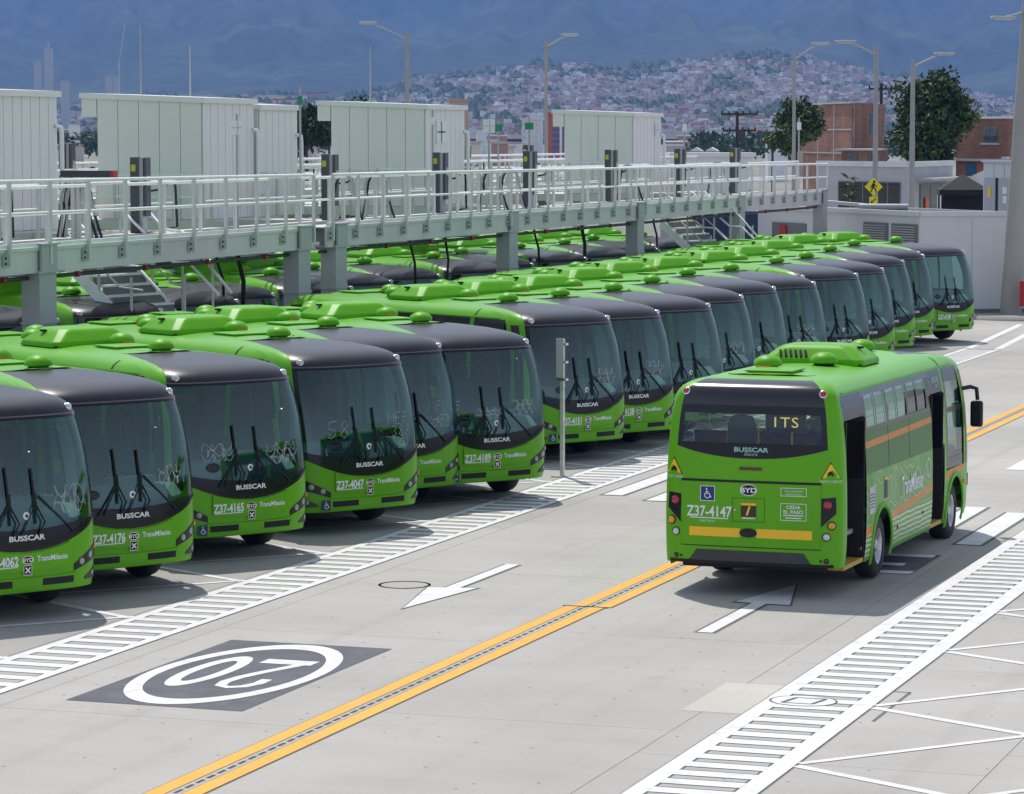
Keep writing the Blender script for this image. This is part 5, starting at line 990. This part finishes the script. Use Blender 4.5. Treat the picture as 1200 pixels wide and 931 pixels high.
def ypx(x, D):
    yb = 163.0; c = crest(x) + 22*(fbm(x/38, D/330, 3) - .5)
    if D <= D1: t = max(0, (D - D0)/(D1 - D0)); return yb + (c - yb)*(t**.85)
    if D <= D3: t = (D - D1)/(D3 - D1); return c + 5*math.sin(math.pi*min(1, t*1.3)) - 2*t
    t = (D - D3)/(D4 - D3); c2 = crest(x) + 10*(fbm(x/38, D1/330, 3) - .5)
    rid = ((1 - abs(2*fbm(x/150 + D/5200, D/2600, 11) - 1)) - .7)*150*min(1, t*4)*min(1, (1 - t)*6) + (fbm(x/30, D/300, 23) - .5)*26*min(1, t*5)*min(1, (1 - t)*6)
    return c2 - 2 - t*(c2 + 45) - rid*.8
def tpos(x, D):
    y = ypx(x, D); p = dep(x, HZ, D); return (p[0], p[1], max(.0, CAMH + D*(HZ - y)/FPX))
VEG = mat('mountain_forest', (.020, .034, .017), .95, var=1.2, vscale=.030, wear=(.085, .11, .055, .85), wscale=.0045); n = VEG.node_tree.nodes  # forest and grass tones; their contrast also paints in relief and cloud shading
TOWN = mat('town_ground', (.13, .11, .085), .95, var=.8, vscale=.02, wear=(.05, .08, .04, .8), wscale=.006)
b = MB(); XS = lin(-1500, -110, 30) + lin(-100, 1310, 200) + lin(1325, 2700, 30); DS = list(np.linspace(D0, D1, 34)) + list(np.linspace(D1, D3, 12))[1:] + list(np.linspace(D3, D4, 64))[1:]
b.v = [tpos(x, D) for D in DS for x in XS]; k = len(XS)
for i in range(len(DS)-1):
    for j in range(k-1): b.f.append((i*k + j, i*k + j + 1, (i+1)*k + j + 1, (i+1)*k + j)); b.m.append(0 if DS[i] < D1 - 100 and -100 < XS[j] < 1500 else 1); b.s.append(True)
tag(b.build('hills', [TOWN, VEG]), kind='structure')
HC = [mat('far_house_%s' % nm, c, .85) for nm, c in (('brick', (.46, .28, .21)), ('clay', (.60, .46, .38)), ('white', (.85, .84, .82)), ('grey', (.52, .51, .50)), ('cream', (.72, .65, .55)), ('tin', (.80, .81, .83)))]
def house_at(mb, p, rr, sc, mi, mr):
    wx, wy, h = rr.uniform(1.5, 3.4)*sc, rr.uniform(1.5, 3.4)*sc, rr.uniform(1.2, 3.2)*sc; M = Matrix.Translation(p) @ Matrix.Rotation(rr.uniform(0, 3.1), 4, 'Z'); mb.box(-wx/2, wx/2, -wy/2, wy/2, -3, h, mi, M); mb.box(-wx/2 - .15, wx/2 + .15, -wy/2 - .15, wy/2 + .15, h, h + .25, mr, M)
    return wx, wy, h
rr = random.Random(21); far = MB(); HN0 = ['brick', 'clay', 'white', 'grey', 'cream', 'tin']; near = []; cnt = 0
while cnt < 13500:
    x = rr.uniform(-60, 1330); t = rr.random()**.8; D = D0 + 60 + (D1 - D0 - 90)*t
    dens = fbm(x/40, D/170, 5)
    if dens < .49 and rr.random() < .90: continue
    if x < 480 and t > (.55 if x < 400 else .55 + (x - 400)/80*.45) and rr.random() < .96: continue
    if t > .72 and rr.random() < (t - .72)*2.2: continue
    cnt += 1; p = tpos(x, D); mi = rr.choice((0, 0, 1, 1, 2, 2, 3, 4)); mr = rr.choice((1, 3, 5, 3, 2))
    near.append((D, x, p, mi, mr))
near.sort()
for k, (D, x, p, mi, mr) in enumerate(near):
    if k < 300:
        mb = MB(); house_at(mb, (0, 0, 0), rr, 1.15, 0, 1); o = mb.build('hillside_house', [HC[mi], HC[mr]]); o.location = p; tag(o, 'small %s house, %s roof, low on the hillside, %s' % (HN0[mi], HN0[mr], 'at the far left' if x < 330 else 'at its left end' if x < 560 else 'behind the smallest cabin' if x < 790 else 'above the utility pole' if x < 960 else 'near the big tree'), 'house', 'houses of the hillside town')
    else: house_at(far, p, rr, rr.choice((.8, 1, 1, 1.3, 1.8)), mi, mr)
tag(far.build('hillside_town', HC), kind='stuff')
b = MB(); r2 = random.Random(3)
for k in range(2300):
    x = r2.uniform(-60, 1330); D = D0 + (D1 - D0)*r2.random(); p = tpos(x, D)
    if fbm(x/40, D/170, 5) > .47: continue
    for q in range(3):
        s = r2.uniform(3, 7); c_ = Vector(p) + Vector((r2.uniform(-8, 8), r2.uniform(-8, 8), s*.35)); ring = [c_ + Vector((s*math.cos(a_)*r2.uniform(.8, 1.2), s*math.sin(a_)*r2.uniform(.8, 1.2), -s*.3)) for a_ in lin(0, 2*math.pi, 6)[:-1]]; b.add(ring + [c_ + Vector((0, 0, s*.6))], [(i, (i+1) % 6, 6) for i in range(6)], r2.choice((0, 0, 1)))
tag(b.build('hillside_woods', LEAF), kind='stuff')
# plain between the yard and the hills
def block(px, ytop, wpx, D, label, cat, m, group=None, dz=.7, roofm=None, gable=False, floors=0, zb=-1):
    p = dep(px, HZ, D); z1 = CAMH + D*(HZ - ytop)/FPX; wx = wpx*D/FPX; t = thing('city_building', label, cat, (p[0], p[1], 0), YAW + R(rr.uniform(-8, 8)), group); b = MB(); b.box(-wx/2, wx/2, 0, wx*dz, zb, z1); b.build('wall', m, t); b = MB()
    if gable: b.add([(-wx/2, -.2, z1), (wx/2, -.2, z1), (0, -.2, z1 + wx*.28), (-wx/2, wx*dz, z1), (wx/2, wx*dz, z1), (0, wx*dz, z1 + wx*.28)], [(0, 1, 2), (3, 5, 4), (0, 2, 5, 3), (1, 4, 5, 2)])
    else: b.box(-wx/2 - .3, wx/2 + .3, -.3, wx*dz + .3, z1, z1 + .4)
    b.build('roof', roofm or m, t); return t, wx, z1
HN = ['brick', 'clay coloured', 'white', 'grey', 'cream', 'tin coloured']; used = {}
for (x0, x1, where) in ((66, 94, 'seen between the first two cabins'), (300, 380, 'under the dark trees'), (548, 606, 'left of the towers'), (778, 870, 'beside the utility pole'), (870, 950, 'behind the thin tree'), (1112, 1180, 'right of the big dark tree')):
    for i in range(9):
        D = 420 + 1300*rr.random()**1.2; px = rr.uniform(x0, x1); h = rr.uniform(4, 9); yt = HZ + (CAMH - h)*FPX/D; wi = rr.randrange(6); ri = rr.choice((5, 3, 1, 2))
        if D < 900: yt = max(yt, rr.uniform(165, 176))
        block(px, yt, rr.uniform(8, 24), D, '%s %s building, %s roof, %s' % ('low' if yt > 164 else 'tall', HN[wi], HN[ri], where), 'building', HC[wi], 'city buildings on the plain', .7, HC[ri])
for k, px in enumerate((816, 834)): block(px, 177, 15, 520, 'grey warehouse with a pointed gable on the plain, %s of two' % ['left', 'right'][k], 'warehouse', HC[3], None, 1.4, HC[5], True)
block(470, 176, 60, 420, 'wide white warehouse roof behind the third cabin', 'warehouse', HC[2], None, .5, HC[2]); block(835, 184, 95, 300, 'wide white warehouse roof right of the smallest cabin', 'warehouse', HC[2], None, .4, HC[2]); block(600, 172, 60, 700, 'white low hall left of the tower block', 'warehouse', HC[2], None, .5, HC[5])
TB, wx, z1 = block(651, 141, 24, 700, 'brick apartment tower with rows of blue windows', 'tower', mat('tower_brick', (.50, .14, .05), .8), None, .8, None, False, 0, -12); BW = mat('blue_window', (.02, .14, .42), .3)
for f in range(7):
    for x0, x1 in ((-.18, .18), (.34, .5)): b = MB(); b.box(x0*wx, x1*wx, -.12, 0, z1 - 1.1 - 1.29*f, z1 - .42 - 1.29*f); b.build('window', BW, TB)
b = MB(); b.box(.2*wx, .32*wx, -.17, 0, -12, z1 - .25); b.build('stair_strip', HC[2], TB); b = MB(); b.box(-.5*wx, -.1*wx, .5, 3, z1, z1 + 1.8); b.build('roof_house', mat('tower_brick', (.50, .14, .05), .8), TB)
TB2, wx, z1 = block(623, 141, 23, 690, 'white apartment tower joined to the brick one', 'tower', mat('tower_white', (.70, .70, .70), .8), None, .8, None, False, 0, -12)
for f in range(6):
    for x0 in (-.42, -.1, .22): b = MB(); b.box(x0*wx, (x0 + .05)*wx, -.1, 0, z1 - 1.25 - 1.4*f, z1 - .7 - 1.4*f); b.build('window', HC[3], TB2)
b = MB(); b.box(-.3*wx, .3*wx, .5, 2.5, z1, z1 + .6); b.build('roof_house', HC[3], TB2)
TB3, wx, z1 = block(538, 119, 22, 700, 'cream apartment tower behind the third cabin', 'tower', mat('tower_cream', (.55, .38, .25), .8), None, .8, None, False, 0, -12)
for f in range(6): b = MB(); b.box(.1*wx, .22*wx, -.12, 0, z1 - 1.6 - 1.7*f, z1 - .75 - 1.7*f); b.build('window', HC[0], TB3)
b = MB(); b.box(-.5*wx, .1*wx, .3, 2.5, z1, z1 + .6); b.build('roof_house', HC[0], TB3)
GL = mat('tower_glass', (.42, .45, .50), .35)
for k, (px, yt, wp, lab) in enumerate(((45, 74, 9, 'short far skyscraper at the left edge of the skyline'), (57, 58, 9, 'tallest far skyscraper at the left edge'), (76, 96, 9, 'low far tower just right of the tallest skyscraper'), (128, 89, 8, 'left half of the far twin towers above the second cabin'), (136, 90, 7, 'right half of the far twin towers above the second cabin'))):
    t, wx, z1 = block(px, yt, wp, 1850, lab, 'skyscraper', GL, None, .9, None, False, 0, -1)
    if k == 1: b = MB(); b.box(-.12*wx, .12*wx, 0, 2, z1, z1 + 4); b.build('mast', GL, t)
for k, (px, yt, D) in enumerate(((325, 116, 1700), (362, 108, 1700), (140, 45, 1840))):
    p = dep(px, 135, D); z1 = dep(px, yt, D)[2]; t = thing('tower_crane', 'far construction crane, ' + ['orange, left of the dark tree', 'orange, above the dark tree', 'pale and tall, above the second cabin'][k], 'crane', (p[0], p[1], 0), YAW); m = mat('crane_orange', (.5, .12, .05), .7) if k < 2 else HC[3]
    b = MB(); b.box(-.4, .4, -.4, .4, 0, z1 - (14 if k == 2 else 0)); b.build('mast', m, t); b = MB(); b.box(-4, 11, -.3, .3, z1 - .7, z1) if k < 2 else b.beam((0, 0, z1 - 14), (4, 0, z1 + 9), .5, .5); b.build('jib', m, t)
b = MB(); r3 = random.Random(8); nT = 0
while nT < 620:
    px = r3.uniform(-30, 1230); D = r3.choice((700, 900, 1150, 1400, 1650)) + r3.uniform(-90, 90)
    if 525 < px < 672: continue
    if fbm(px/70, D/300, 7) < .47: continue
    nT += 1; p = dep(px, HZ, D); s = r3.uniform(1.5, 2.6) + D*.0008; hz_ = r3.uniform(3.5, 6.5)
    for q in range(70):
        v = Vector([r3.gauss(0, 1) for _ in range(3)]).normalized()*(r3.random()**.4); c_ = Vector((p[0] + v.x*s, p[1] + v.y*s, hz_ - s*.5 + v.z*s*.8)); a_ = Vector([r3.gauss(0, 1) for _ in range(3)]).normalized()*s*.24; d_ = a_.cross(Vector([r3.gauss(0, 1) for _ in range(3)])).normalized()*s*.16
        b.add([c_ - a_, c_ + d_, c_ + a_, c_ - d_], [(0, 1, 2, 3)], r3.choice((0, 0, 1, 1, 2)))
tag(b.build('distant_treeline', LEAF), kind='stuff')

# ------------------------------------------------------------------ air
m = bpy.data.materials.new('haze_air'); m.use_nodes = True; n = m.node_tree.nodes; l = m.node_tree.links; n.clear(); o_ = n.new('ShaderNodeOutputMaterial'); v = n.new('ShaderNodeVolumePrincipled')
v.inputs['Color'].default_value = (.17, .41, 1.0, 1); v.inputs['Density'].default_value = 1.25e-4; v.inputs['Anisotropy'].default_value = 0.0; l.new(v.outputs[0], o_.inputs['Volume'])
HTOP = max(tpos(x, D)[2] for x in XS for D in DS) + 10
b = MB(); b.box(-9300, 9300, -9300, 9300, -14, HTOP); hz = b.build('haze', m); tag(hz, kind='stuff')
